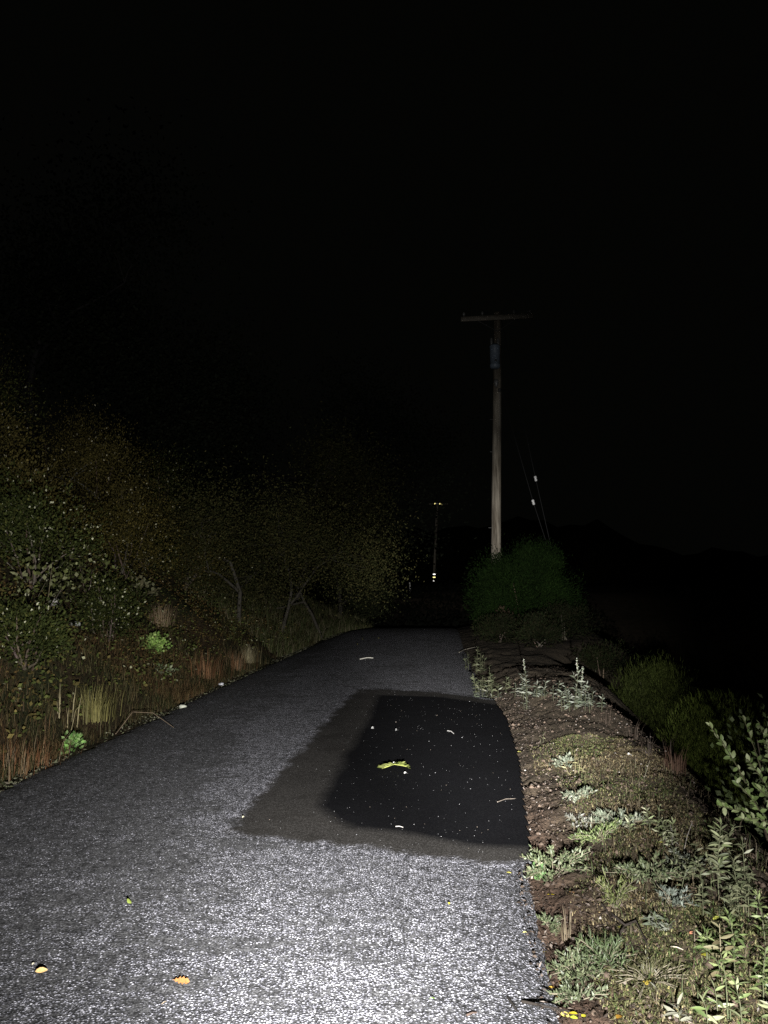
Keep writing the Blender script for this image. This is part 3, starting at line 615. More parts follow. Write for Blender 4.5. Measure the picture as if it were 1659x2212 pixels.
tree('leafy_tree', 'dark olive tree behind the bare branches, above the road bend', 'tree', LB(640, 27), 7, .14, (.1, 0), 4, (.04, .035, .03), 20000, .10, .05, [(0.030, 0.031, 0.011), (.022, .025, .009), (.042, .038, .014)], leaf_spread=.55, ln=2.1)
tree('leafy_tree', 'dark tree reaching over the road at the bend', 'tree', LB(735, 30), 6, .12, (.1, 0), 4, (.03, .027, .02), 13000, .10, .05, [(0.016, 0.018, 0.008), (.013, .016, .006)], leaf_spread=.4, ln=1.4)
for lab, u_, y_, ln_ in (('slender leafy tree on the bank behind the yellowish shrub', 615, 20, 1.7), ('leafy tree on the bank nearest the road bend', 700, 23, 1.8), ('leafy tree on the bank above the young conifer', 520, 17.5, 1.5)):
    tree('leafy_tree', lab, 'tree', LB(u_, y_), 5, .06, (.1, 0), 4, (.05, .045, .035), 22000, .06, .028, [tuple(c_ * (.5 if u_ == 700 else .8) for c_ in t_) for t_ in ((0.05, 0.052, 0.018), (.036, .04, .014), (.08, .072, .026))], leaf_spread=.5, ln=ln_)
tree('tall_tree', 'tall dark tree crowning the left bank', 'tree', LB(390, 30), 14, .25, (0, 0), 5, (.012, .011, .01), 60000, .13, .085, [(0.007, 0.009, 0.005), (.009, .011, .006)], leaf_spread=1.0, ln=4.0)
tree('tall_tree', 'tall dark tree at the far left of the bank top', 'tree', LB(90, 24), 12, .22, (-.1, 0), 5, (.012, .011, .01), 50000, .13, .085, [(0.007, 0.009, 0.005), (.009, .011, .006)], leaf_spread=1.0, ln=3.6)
# pale stones showing on the upper bank
def rock(name, label, c, r, colour):
    mb = MB(); V = rdir(1); import itertools
    bmm = bmesh.new(); bmesh.ops.create_icosphere(bmm, subdivisions=2, radius=1.0)
    P3 = np.array([v.co[:] for v in bmm.verts]); Fc = [[v.index for v in f.verts] for f in bmm.faces]; bmm.free()
    off = rng.uniform(-9, 9, 3)
    k = 1 + .5 * vnoise(P3[:, 0] * 1.7 + off[0], P3[:, 1] * 1.7 + P3[:, 2] * 1.3 + off[1], 91) + .25 * vnoise(P3[:, 0] * 4 + off[2], P3[:, 2] * 4, 92)
    mb.tris(P3 * k[:, None] * np.asarray(r), Fc, jitter(colour, 1)[0]); o = mb.build(name, m_stone, None, np.asarray(c) + [0, 0, r[2] * .3])
    return tag(o, label, 'stone')
rock('stone', 'pale grey stone on the upper left bank beside the bare tree', LB(125, 10) + [0, 0, .15], (.07, .06, .05), (.38, .37, .33))
rock('stone', 'flat pale stone on the upper left bank, right of the round one', LB(172, 10.2) + [0, 0, .1], (.08, .06, .035), (.40, .39, .35))
rock('stone', 'white stone lying at the left edge of the tarmac', G(478, 1480), (.05, .04, .03), (.7, .7, .66))
rock('stone', 'pale angular stone among the undergrowth at the bank foot', G(395, 1530), (.05, .04, .035), (.45, .44, .38))

# grass tufts
def tuft(name, label, c, n, h, w, colours, lean=.5, spread=.06, group=None, cat='grass tuft'):
    p = np.stack([rng.normal(0, spread, n), rng.normal(0, spread, n), np.full(n, -.01)], 1)
    d = hdir(n) * .5 + p * [1, 1, 0] / (spread + 1e-6)
    mb = MB(); mb.blades(p, d, h * rng.uniform(.45, 1.1, n), w * rng.uniform(.7, 1.2, n), pick(n, colours) * rng.uniform(.7, 1.25, (n, 1)), lean * rng.uniform(.2, 1.2, n))
    return tag(mb.build(name, m_blade, None, c), label, cat, group)
ST = [(0.24, 0.176, 0.104), (0.16, 0.104, 0.056), (0.304, 0.24, 0.152)]
RU = [(0.22, 0.10, 0.045), (0.16, 0.085, 0.04), (0.27, 0.16, 0.08)]
tuft('grass_tuft', 'straw-coloured dry grass tuft half way up the left bank', G(345, 1352), 260, .42, .008, ST, .7, .12)
tuft('grass_tuft', 'rusty grass tuft at the bank foot, long red-brown stalks', G(440, 1462), 130, .46, .006, RU, .4, .16)
tuft('grass_tuft', 'rusty grass tuft with pale tips, right of the red-brown stalks', G(505, 1445), 110, .40, .006, RU + ST[:1], .4, .15)
tuft('grass_tuft', 'pale upright grass tuft, last before the grassy slope', G(535, 1432), 130, .36, .010, [(0.28, 0.25, 0.15), (.2, .17, .09)], .25, .09)
tuft('grass_tuft', 'yellow-green grass tuft above the small bright plant', G(200, 1556), 240, .40, .007, [(0.17, 0.15, 0.05), (.22, .20, .07), (.12, .11, .04)], .35, .12)
tuft('grass_tuft', 'straw and rust grass tuft in the lower left bank corner', G(25, 1675), 120, .34, .004, RU + ST, .5, .16)
tuft('grass_tuft', 'rusty grass tuft between the corner tuft and the small bright plant', G(85, 1650), 80, .24, .004, RU, .5, .12)
tuft('dry_stalks', 'bent pale stalks left of the yellow-green tuft', G(140, 1575), 14, .46, .013, [(0.42, 0.36, 0.20), (.34, .29, .16)], .35, .10, cat='dry stalks')
tuft('dry_stalks', 'few pale leaning stalks on the grassy slope', G(690, 1375), 9, .42, .014, [(0.32, 0.30, 0.2)], 1.1, .12, cat='dry stalks')
tuft('grass_tuft', 'green grass tuft at the road edge of the far slope', G(770, 1345), 160, .5, .018, [(0.11, 0.12, 0.05), (.16, .15, .08)], .6, .3)

# --- right side: the round green bush at the pole, the shrubs down the slope
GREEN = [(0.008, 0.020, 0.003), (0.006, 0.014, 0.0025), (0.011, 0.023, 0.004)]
POLE_Y = 25.0
c = GY(1128, 23.6)
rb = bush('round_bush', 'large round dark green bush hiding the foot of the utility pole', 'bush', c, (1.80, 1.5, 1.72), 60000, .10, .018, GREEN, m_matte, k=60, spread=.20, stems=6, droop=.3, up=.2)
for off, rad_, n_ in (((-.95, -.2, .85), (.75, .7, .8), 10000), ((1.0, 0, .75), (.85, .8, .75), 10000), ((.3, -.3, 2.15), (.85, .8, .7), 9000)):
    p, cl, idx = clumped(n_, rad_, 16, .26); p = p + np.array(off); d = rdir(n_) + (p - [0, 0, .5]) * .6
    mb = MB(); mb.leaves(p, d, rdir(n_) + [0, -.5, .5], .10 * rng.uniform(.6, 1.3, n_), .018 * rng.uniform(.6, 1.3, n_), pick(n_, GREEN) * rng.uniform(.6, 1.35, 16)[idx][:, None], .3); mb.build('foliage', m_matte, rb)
bush('dead_shrub', 'small brown dead shrub with pale leaf tips in front of the round bush', 'shrub', GY(1090, 21.6), (.45, .35, .5), 420, .08, .04, [(0.04, 0.03, 0.018), (.028, .02, .012), (.4, .37, .29)], k=12, stems=7, probs=[.5, .45, .05])
for lab, u_, y_, rr in (('low dark green bush running down from the round bush, nearest the road', 1075, 20.2, .7), ('low dark green bush at the right foot of the round bush', 1215, 21.0, 1.0), ('dark bush on the slope edge behind the silvery weeds', 1290, 18.2, .9), ('dark scrub between the silvery weeds and the round bush', 1160, 18.5, .75)):
    bush('dark_bush', lab, 'bush', GY(u_, y_), (rr, rr * .8, rr * .6), int(6500 * rr), .07, .02, [(0.010, 0.013, 0.004), (0.014, 0.013, 0.006), (0.008, 0.012, 0.004)], k=24, stems=4)
BR = [(0.0418, 0.057, 0.0095), (0.0304, 0.0418, 0.0076), (0.057, 0.0703, 0.0152)]
def broom(label, c, rad, n, h, pale=1.0):
    """grassy broom shrub: thousands of thin upright twigs in soft mounds"""
    t = thing('broom_shrub', label, 'shrub', c)
    p, cl, idx = clumped(n, rad, 30, .22); p[:, 2] += rad[2] * .7
    d = hdir(n) * .6 + p * [1, 1, 0]
    mb = MB(); mb.blades(p - [0, 0, h * .4], d, h * rng.uniform(.5, 1.2, n), rng.uniform(.004, .008, n), pick(n, BR) * pale * rng.uniform(.6, 1.3, 30)[idx][:, None], rng.uniform(.6, 2.2, n)); mb.build('foliage', m_blade, t)
    mb = MB()
    for q in cl[:8]: mb.tube([(rng.normal(0, .1), rng.normal(0, .1), -.1), q * .5 + [0, 0, rad[2] * .3], q + [0, 0, rad[2] * .7]], .018, .006, (.07, .06, .04), 4)
    tag(mb.build('stem', m_twig, t), kind='stuff'); return t
c = P(1425, 1490, 12.5); broom('soft yellow-green shrub down the slope behind the weeds, the farther and taller mound', (c[0], c[1], c[2] - .85), (.78, 1.0, .85), 34000, .11)
c = P(1565, 1590, 9.2); broom('soft yellow-green shrub down the slope, nearer mound behind the leafy branches', (c[0], c[1], c[2] - .75), (.72, .9, .74), 32000, .11, 1.9)
c = P(1495, 1560, 11.4); broom('low yellow-green shrub filling the dip between its two taller neighbours', (c[0], c[1], c[2] - .7), (.66, .8, .62), 20000, .10, 1.35)

# shrub with light oval leaves at the right border: every leaf its own piece
def leaf_mesh(name, shape='oval', cup=.12, colour=(1, 1, 1)):
    """unit leaf along +X, 20 triangles, folded along the midrib"""
    if shape == 'oak':
        xs = np.array([0, .12, .2, .3, .42, .5, .62, .7, .82, .9, 1.0]); w0 = [.015, .02, .14, .07, .24, .12, .27, .13, .2, .14, .02]
    else:
        xs = np.array([0, .12, .35, .62, .86, 1.0]); w0 = None
    ws = w0 or {'oval': [.015, .15, .25, .24, .12, .0], 'lance': [.015, .07, .11, .10, .045, .0], 'round': [.03, .26, .42, .42, .25, .03]}[shape]
    V = []
    for x, w_ in zip(xs, ws):
        z = -.35 * cup * (x - .4) ** 2 * 4
        V += [(x, -w_, z + w_ * cup * 2), (x, 0, z), (x, w_, z + w_ * cup * 2)]
    Fq = [[i * 3 + j, i * 3 + 3 + j, i * 3 + 4 + j, i * 3 + 1 + j] for i in range(len(xs) - 1) for j in range(2)]
    mb = MB(); mb.quads(V, Fq, colour); return mb.mesh(name)
_LM = {}
def leaf_obj(parent, shape, colour, m, p, d, u, ln, name='leaf'):
    key = (shape, colour, m.name)
    if key not in _LM:
        _LM[key] = leaf_mesh(name, shape, .15, colour); _LM[key].materials.append(m)
    o = bpy.data.objects.new(name, _LM[key]); col.objects.link(o); o.parent = parent
    x = Vector(d).normalized(); z = Vector(u); y = z.cross(x)
    if y.length < 1e-4: y = Vector((1, 0, 0)).cross(x)
    y.normalize(); z = x.cross(y)
    o.matrix_local = Matrix(((x.x * ln, y.x * ln, z.x * ln, p[0]), (x.y * ln, y.y * ln, z.y * ln, p[1]), (x.z * ln, y.z * ln, z.z * ln, p[2]), (0, 0, 0, 1)))
    return o
LIGHT = [(0.1894, 0.2292, 0.0998), (0.1296, 0.1794, 0.0599), (0.2493, 0.2791, 0.1495), (0.0898, 0.1296, 0.0399)]
base = np.array((2.62, 4.75, 0)); base[2] = float(ground_z(base[0], base[1]))
t = thing('leafy_shrub', 'shrub with light oval leaves reaching in from the right border', 'shrub', base)
mb = MB(); nb = 0
sprays = [((1650, 1770), (1532, 1565), 4.55), ((1655, 1790), (1558, 1598), 4.5), ((1665, 1740), (1605, 1548), 4.7), ((1668, 1800), (1590, 1690), 4.35), ((1670, 1800), (1548, 1740), 4.3), ((1672, 1700), (1640, 1560), 4.6), ((1675, 1750), (1615, 1640), 4.4), ((1690, 1720), (1650, 1600), 4.2), ((1700, 1790), (1635, 1700), 4.1), ((1690, 1800), (1600, 1770), 4.2)]
for (a, b2, Yd) in sprays:
    p0 = P(a[0], a[1], Yd + .05) - base; p1 = P(b2[0], b2[1], Yd - .03) - base; pm = (p0 + p1) / 2 + [0, 0, .04]
    mb.tube([(rng.normal(0, .03), rng.normal(0, .03), 0), p0 * .6, p0, pm, p1], .006, .002, (.06, .055, .03), 5)
    for i in range(26):
        f = (i + .5) / 26; q = p0 + (pm - p0) * 2 * f if f < .5 else pm + (p1 - pm) * (2 * f - 1)
        d = (p1 - p0) / np.linalg.norm(p1 - p0) * .7 + rng.normal(0, .5, 3) + [0, 0, .15]
        leaf_obj(t, 'oval', LIGHT[rng.integers(0, 4)], m_leaf, q, d, (rng.normal(0, .5), -.6 + rng.normal(0, .3), .7), rng.uniform(.028, .048))
mb.build('branch', m_twig, t)
bush('green_shrub', 'dim pale-leaved bush deep in shadow behind the light oval leaves', 'shrub', GY(1640, 6.6), (.55, .5, .8), 700, .06, .04, [(.10, .12, .06), (.06, .08, .03)], k=18)

# upright weeds with lance leaves
def weed(label, c, h, stems, nl, ll, colours, m=None, spread=.05, stem_c=(.085, .09, .05), parts=False, shape='lance', tilt=.18, cat='weed', name='upright_weed', lw=.23, spike=0, shoots=0):
    t = thing(name, label, cat, c); ms = MB(); ml = MB(); m = m or m_leaf; B, D, U, Ln = [], [], [], []
    axes = []
    for i in range(stems):
        hh = h * (1 if i == 0 else rng.uniform(.45, .85)); a = rng.uniform(0, 6.28); o0 = np.array([math.cos(a), math.sin(a), 0]) * spread * (0 if i == 0 else 1)
        top = o0 + np.array([math.cos(a) * tilt * hh * rng.uniform(.3, 1), math.sin(a) * tilt * hh * rng.uniform(.3, 1), hh]); md = (o0 + top) / 2 + np.array([math.cos(a), math.sin(a), 0]) * -.03 * hh
        axes.append((o0, md, top, hh, 1.0))
    for i in range(shoots):
        o0, md, top, hh, _ = axes[rng.integers(0, stems)]; f = rng.uniform(.25, .8); q = o0 + (top - o0) * f; a = rng.uniform(0, 6.28); ln2 = hh * rng.uniform(.18, .35)
        e = q + np.array([math.cos(a) * .7, math.sin(a) * .7, .75]) * ln2; axes.append((q, (q + e) / 2 + np.array([0, 0, -.02]), e, ln2, .6))
    for o0, md, top, hh, sc in axes:
        ms.tube([o0 - [0, 0, .02 if sc == 1 else 0], md, top], (.0022 * sc + .0015 * hh), .001, stem_c, 5)
        n_ = max(3, int(1.5 * nl * (hh / h) * (1 if sc == 1 else 1.3)))
        for j in range(n_):
            f = .18 + .82 * (j + rng.random() * .6) / n_; q = o0 + (md - o0) * 2 * f if f < .5 else md + (top - md) * (2 * f - 1)
            a = j * 2.4 + rng.uniform(-.4, .4); el = -.05 + .75 * f ** 2 + rng.normal(0, .25)
            B.append(q); D.append((math.cos(a) * math.cos(el), math.sin(a) * math.cos(el), math.sin(el))); U.append(np.array((-math.cos(a) * math.sin(el), -math.sin(a) * math.sin(el) - .5, math.cos(el) + .01)) + rng.normal(0, .45, 3)); Ln.append(1.1 * ll * rng.uniform(.65, 1.2) * (1.1 - .4 * f))
    if spike:
        for i in range(spike):
            o0, md, top, hh, _ = axes[min(i, stems - 1)]; k = 60; z = rng.random(k)
            q = top + np.outer(z, np.array([0.03 * (i - .5), 0, .16 * h / .4])) + rng.normal(0, .004, (k, 3))
            ml.leaves(q, rdir(k) + [0, 0, .8], rdir(k), .016, .007, jitter((.30, .31, .25), k))
            ms.tube([top, q[np.argmax(z)]], .003, .002, stem_c, 4)
    tag(ms.build('stem', m_twig, t), kind='stuff')
    if parts:
        for q, d, u, ln2 in zip(B, D, U, Ln): leaf_obj(t, shape, tuple(colours[rng.integers(0, len(colours))]), m, q, d, u, ln2)
        if spike: ml.build('flower_spike', m, t)
    else:
        n = len(B); ml.leaves(np.array(B), np.array(D), np.array(U), np.array(Ln), np.array(Ln) * lw, pick(n, colours) * rng.uniform(.75, 1.2, (n, 1)), .3); ml.build('foliage', m, t)
    return t
SILV = [(0.1395, 0.1535, 0.1162), (0.0977, 0.1162, 0.079), (0.1767, 0.186, 0.1488)]
SAGE = [(0.1008, 0.1109, 0.0605), (0.0704, 0.083, 0.043), (0.1361, 0.1411, 0.0808)]
FRESH = [(0.1244, 0.1683, 0.0585), (0.0878, 0.1244, 0.0439), (0.1755, 0.212, 0.0878)]
PALE = [(0.2406, 0.2624, 0.1458), (0.1823, 0.2188, 0.1021), (0.3062, 0.3134, 0.2041)]
weed('silvery weed with one tall stalk behind the brown mound, nearest the road', G(1140, 1512), .36, 5, 15, .085, SILV, spread=.12, spike=1, shoots=4)
weed('small silvery weed left of the single tall stalk', G(1112, 1508), .17, 3, 10, .07, SILV, spread=.08)
weed('low silvery weed midway along the row behind the brown mound', G(1180, 1505), .19, 4, 11, .075, SILV, spread=.12)
weed('silvery weed at mid row with star-shaped tips', G(1205, 1512), .22, 4, 12, .075, SILV, spread=.12)
weed('silvery weed with two tall fuzzy spikes at the right of the row', G(1245, 1532), .40, 5, 15, .085, SILV, spread=.13, spike=2, shoots=5)
weed('bushy silvery weed in front of the two fuzzy spikes', G(1228, 1530), .24, 6, 12, .075, SILV, spread=.13, shoots=3)
weed('last silvery weed of the row, at the rim of the slope', G(1278, 1533), .20, 4, 11, .07, SILV, spread=.12)
weed('pale sprig in front of the silvery row, on bare earth', G(1137, 1533), .13, 3, 7, .045, SILV, spread=.03)
weed('olive weed overhanging the tarmac at the far corner of the dark patch', G(1062, 1506), .42, 12, 15, .075, SAGE, spread=.22, shoots=8)
weed('low pale weed at the far corner of the dark patch, lying over the tarmac', G(1052, 1512), .16, 7, 10, .07, SILV, spread=.2, tilt=.7)
weed('tall grassy weed beyond the olive one at the road edge', G(1030, 1452), .45, 9, 12, .09, SAGE, spread=.2)
weed('pale Y-shaped sprig alone on the brown mound', G(1173, 1607), .13, 2, 4, .05, [(0.198, 0.187, 0.110)], spread=.02, tilt=.5)
weed('yellowish stems with few leaves behind the bluish creeper', G(1243, 1672), .2, 5, 4, .045, [(0.220, 0.209, 0.099), (0.165, 0.149, 0.072)], spread=.05, tilt=.8, stem_c=(0.198, 0.182, 0.099))
weed('pale green bushy weed with starry leaf whorls at the verge rim', G(1405, 1805), .16, 5, 14, .05, PALE, spread=.12, parts=False, shoots=3)
weed('yellow-green weed leaning right beside the starry one', G(1440, 1822), .13, 4, 12, .045, PALE, spread=.1, tilt=.5)
weed('tall weed with a bright leafy crown against the black slope', G(1553, 1950), .36, 1, 26, .055, PALE + SAGE, spread=.05, parts=True, shoots=5)
weed('branching weed in the middle of the thicket at the right', G(1520, 1955), .20, 4, 15, .048, SAGE, spread=.14, shoots=8)
weed('thin-leaved weed left of the tall crowned one', G(1500, 1895), .17, 3, 13, .045, SAGE, spread=.08, shoots=3)
weed('tall narrow weed at the right end of the thicket', G(1612, 1975), .30, 2, 22, .05, SAGE, spread=.07, shoots=5)
weed('wide weed with thin crossing stems low in the thicket', G(1575, 2000), .18, 4, 13, .045, SAGE, spread=.18, shoots=10, tilt=.4)
weed('drooping weed below the thicket with dark gaps', G(1470, 1940), .13, 4, 10, .045, SAGE, spread=.1, tilt=.5)
weed('fresh green bushy weed below the thicket', G(1590, 2075), .15, 5, 14, .048, FRESH, spread=.12, shoots=7)
weed('fresh green weed cut by the right border', G(1655, 2050), .2, 4, 14, .048, FRESH, spread=.1, shoots=5)
weed('solitary pale stalk with drooping tan leaves', G(1560, 2128), .22, 1, 13, .06, [(0.182, 0.165, 0.094), (0.143, 0.121, 0.066)], stem_c=(0.198, 0.171, 0.110), tilt=.08, parts=True)
weed('broad-leaved pale weed in the bottom right corner', G(1605, 2225), .15, 6, 10, .05, PALE + FRESH, parts=True, shape='lance', spread=.11)
weed('fine fresh green weed above the broad-leaved one', G(1650, 2180), .2, 6, 16, .045, FRESH, spread=.12, shoots=8)
weed('small four-leaved pale weed at the bottom border', G(1470, 2218), .07, 1, 6, .06, [(0.231, 0.231, 0.176)], parts=True, shape='lance')
weed('single thin dry stalk leaning over the black slope', G(1385, 1710), .2, 1, 4, .03, [(0.165, 0.154, 0.099)], stem_c=(0.165, 0.149, 0.110), tilt=.6)
weed('pair of crossing pale twiglets at the rim right of the starry weed', G(1475, 1840), .14, 4, 2, .03, [(0.165, 0.154, 0.132)], stem_c=(0.176, 0.160, 0.143), tilt=.9, spread=.08)
weed('small pale rosette near the right thicket', G(1425, 2010), .05, 8, 5, .05, SILV, tilt=1.2, spread=.02)

# creeping plants
def creeper(label, c, rx, ry, n, colours, ll=.022, lw=.35, shoots=26, h=.05, m=None, name='creeping_plant'):
    """mat of radiating shoots, each thickly set with small leaves"""
    t = thing(name, label, 'plant', c); ms = MB(); B, D, U = [], [], []
    for i in range(shoots):
        a = rng.uniform(0, 6.28); f = rng.uniform(.45, 1.0); e = np.array([math.cos(a) * rx * f, math.sin(a) * ry * f, h * rng.uniform(.5, 1.4)]); s0 = e * [.15, .15, 0]
        wx, wy = c[0] + e[0], c[1] + e[1]; e[2] += float(ground_z(wx, wy)) - c[2]
        md = (s0 + e) / 2 + [0, 0, h * .3]; ms.tube([s0, md, e], .003, .0015, (.16, .14, .10), 4)
        k = max(4, n // shoots)
        for j in range(k):
            g = .2 + .8 * j / k; q = s0 + (md - s0) * 2 * g if g < .5 else md + (e - md) * (2 * g - 1)
            B.append(q); D.append((e - s0) / np.linalg.norm(e - s0) * .6 + rng.normal(0, .7, 3) + [0, 0, .5]); U.append(rng.normal(0, .6, 3) + [0, -.4, .9])
    k = len(B); mb = MB(); mb.leaves(np.array(B), np.array(D), np.array(U), ll * rng.uniform(.7, 1.3, k), ll * lw * rng.uniform(.8, 1.2, k), pick(k, colours) * rng.uniform(.75, 1.2, (k, 1)), .25)
    mb.build('foliage', m or m_leaf, t); tag(ms.build('stem', m_twig, t), kind='stuff'); return t
BLUE = [(0.1068, 0.1293, 0.0656), (0.0788, 0.1014, 0.0507), (0.1437, 0.1595, 0.0864)]
BLUW = [(0.1386, 0.1588, 0.1113), (0.1016, 0.1235, 0.0834), (0.1848, 0.194, 0.1391)]
creeper('large grey-green creeper at the near corner of the dark patch', G(1195, 1890), .21, .30, 900, BLUE, .026, shoots=40, h=.07)
creeper('grey-green creeper with drooping arms, right of the verge middle', G(1400, 1905), .22, .18, 800, BLUE, .026, shoots=34, h=.06)
creeper('bluish white creeper at the verge rim beside the starry weed', G(1335, 1790), .20, .22, 520, BLUW, .034, .28, shoots=26, h=.06)
creeper('small bluish creeper beneath the yellowish stems', G(1215, 1652), .12, .22, 260, BLUW, .03, shoots=14, h=.04)
creeper('thin bluish white strip of creeper far along the verge', G(1248, 1726), .13, .12, 330, BLUW, .026, shoots=18, h=.04)
creeper('sparse whitish creeper left of the bluish white one', G(1250, 1780), .14, .16, 160, [(0.209, 0.209, 0.182), (0.154, 0.154, 0.121)], .03, .28, shoots=12, h=.02)
creeper('feathery light green creeper below the bluish white one', G(1290, 1818), .17, .16, 480, FRESH, .028, .22, shoots=30, h=.06)
creeper('feathery yellow-green plant in the centre of the near verge', G(1328, 1965), .09, .14, 420, [(0.138, 0.160, 0.055), (0.105, 0.132, 0.044), (0.182, 0.193, 0.083)], .03, .16, shoots=30, h=.09)
creeper('small bright green plant tucked against the large creeper', G(1163, 1905), .05, .07, 240, [(0.088, 0.165, 0.055), (0.121, 0.209, 0.077)], .022, .35, shoots=14, h=.05)
creeper('small grey-green creeper beside the reddish dirt', G(1188, 2008), .08, .09, 260, BLUE, .02, shoots=18, h=.03)
creeper('grey-green creeper beside the cluster of orange leaves', G(1245, 2105), .13, .15, 620, BLUE, .022, shoots=34, h=.04)
creeper('pale creeper at the bottom right of the orange leaf cluster', G(1250, 2160), .12, .09, 420, [(0.110, 0.132, 0.072), (0.088, 0.105, 0.055)], .02, shoots=26, h=.03)
creeper('dull grey creeper on the dark earth right of the single yellow leaf', G(1485, 1880), .16, .14, 360, [(0.094, 0.105, 0.077), (0.127, 0.138, 0.105)], .024, shoots=22, h=.04)
creeper('grey creeper low in front of the right thicket', G(1455, 1960), .10, .11, 240, [(0.094, 0.110, 0.088), (0.127, 0.149, 0.121)], .024, shoots=18, h=.05)
creeper('soft green grassy cushion in the middle of the near verge', G(1310, 2090), .13, .16, 520, [(0.066, 0.094, 0.039), (0.088, 0.116, 0.055)], .035, .12, shoots=40, h=.05)
creeper('olive cushion above the lowest yellow leaves', G(1400, 2120), .16, .16, 420, [(0.072, 0.072, 0.033), (0.094, 0.091, 0.044)], .028, .16, shoots=36, h=.03)

DR = [(0.0693, 0.0504, 0.0378), (0.0473, 0.0347, 0.0252), (0.0882, 0.0693, 0.0535)]
tuft('grass_tuft', 'dry grass tuft at the rim right after the silvery row', G(1305, 1562), 26, .26, .0035, DR, .7, .05)
tuft('grass_tuft', 'dry grass tuft standing alone at the rim, fan-shaped', G(1364, 1596), 28, .24, .0035, DR, .4, .06)
tuft('grass_tuft', 'sparse dry grass tuft at the rim below the fan-shaped one', G(1398, 1632), 16, .20, .0035, DR, .4, .05)
tuft('grass_tuft', 'reddish dry grass tuft at the rim edge over the black slope', G(1456, 1668), 70, .22, .006, [(0.110, 0.066, 0.044), (0.077, 0.044, 0.030)], .35, .06)
tuft('grass_tuft', 'tall dry grass tuft behind the reddish one', G(1446, 1628), 16, .26, .0035, DR, .3, .05)
tuft('grass_tuft', 'upright tan tuft near the reddish dirt at the verge', G(1226, 2032), 26, .13, .004, [(0.220, 0.182, 0.121), (0.176, 0.138, 0.088)], .25, .018)
tuft('grass_tuft', 'few dry stalks on the brown mound', G(1225, 1578), 12, .13, .005, DR, .5, .06)

# ------------------------------------------------------------------ fallen leaves, twigs and bits one can point at
_FL = {}
def fallen(label, u, v, ln, colour, shape='oval', yaw=None, curl=.18, stand=0.0, group=None, on=None):
    key = (shape, round(curl, 2), colour)
    if key not in _FL:
        me = leaf_mesh('fallen_leaf', shape, curl, colour); me.materials.append(m_fall); _FL[key] = me
    p = G(u, v) if on is None else np.array((*flat(u, v), on))
    o = bpy.data.objects.new('fallen_leaf', _FL[key]); col.objects.link(o)
    o.location = (p[0], p[1], p[2] + .008 + .3 * stand * ln); ln *= .82; o.scale = (ln,) * 3
    o.rotation_euler = (rng.normal(0, .2) + stand, rng.normal(0, .12), rng.uniform(0, 6.28) if yaw is None else yaw)
    return tag(o, label, 'leaf', group)
YEL, ORA, LIME, BRN = (.48, .38, .03), (.46, .22, .025), (.30, .38, .08), (.28, .13, .045)
fallen('light green curled leaf alone on the left half of the road', 275, 1972, .040, LIME, 'round', 1.5, .10, .7, on=.03)
fallen('tan curled leaf near the lower left corner of the road', 75, 2125, .055, (.58, .38, .16), 'oval', .4, .12, .5, on=.03)
fallen('orange-brown oak leaf flat on the road at the bottom', 372, 2138, .080, BRN, 'oak', .1, .06, .12, on=.026)
fallen('cream flake of leaf above the tan curled one', 68, 2104, .022, (.7, .66, .5), 'oval', 1.2, .3, .2, on=.026)
fallen('faint tan sliver of leaf right of the oak leaf, at the bottom border', 348, 2190, .03, (.4, .32, .22), 'lance', .9, .2, .1, on=.024)
fallen('small dark green leaf on the pale road at the bottom', 940, 2180, .026, (.16, .30, .03), 'oval', 2.8, .3, .3, on=.026)
fallen('tiny bright yellow leaf on the pale road', 970, 1970, .018, (.75, .66, .03), 'round', 1, .3, .3, on=.026)
fallen('pale yellow leaf on the tarmac edge', 1130, 2034, .026, (.66, .62, .22), 'oval', .3, .25, .2, on=.028)
Z5 = lambda x, y: ((1200 + x * .434) * .864, (2000 + y * .434) * .864)
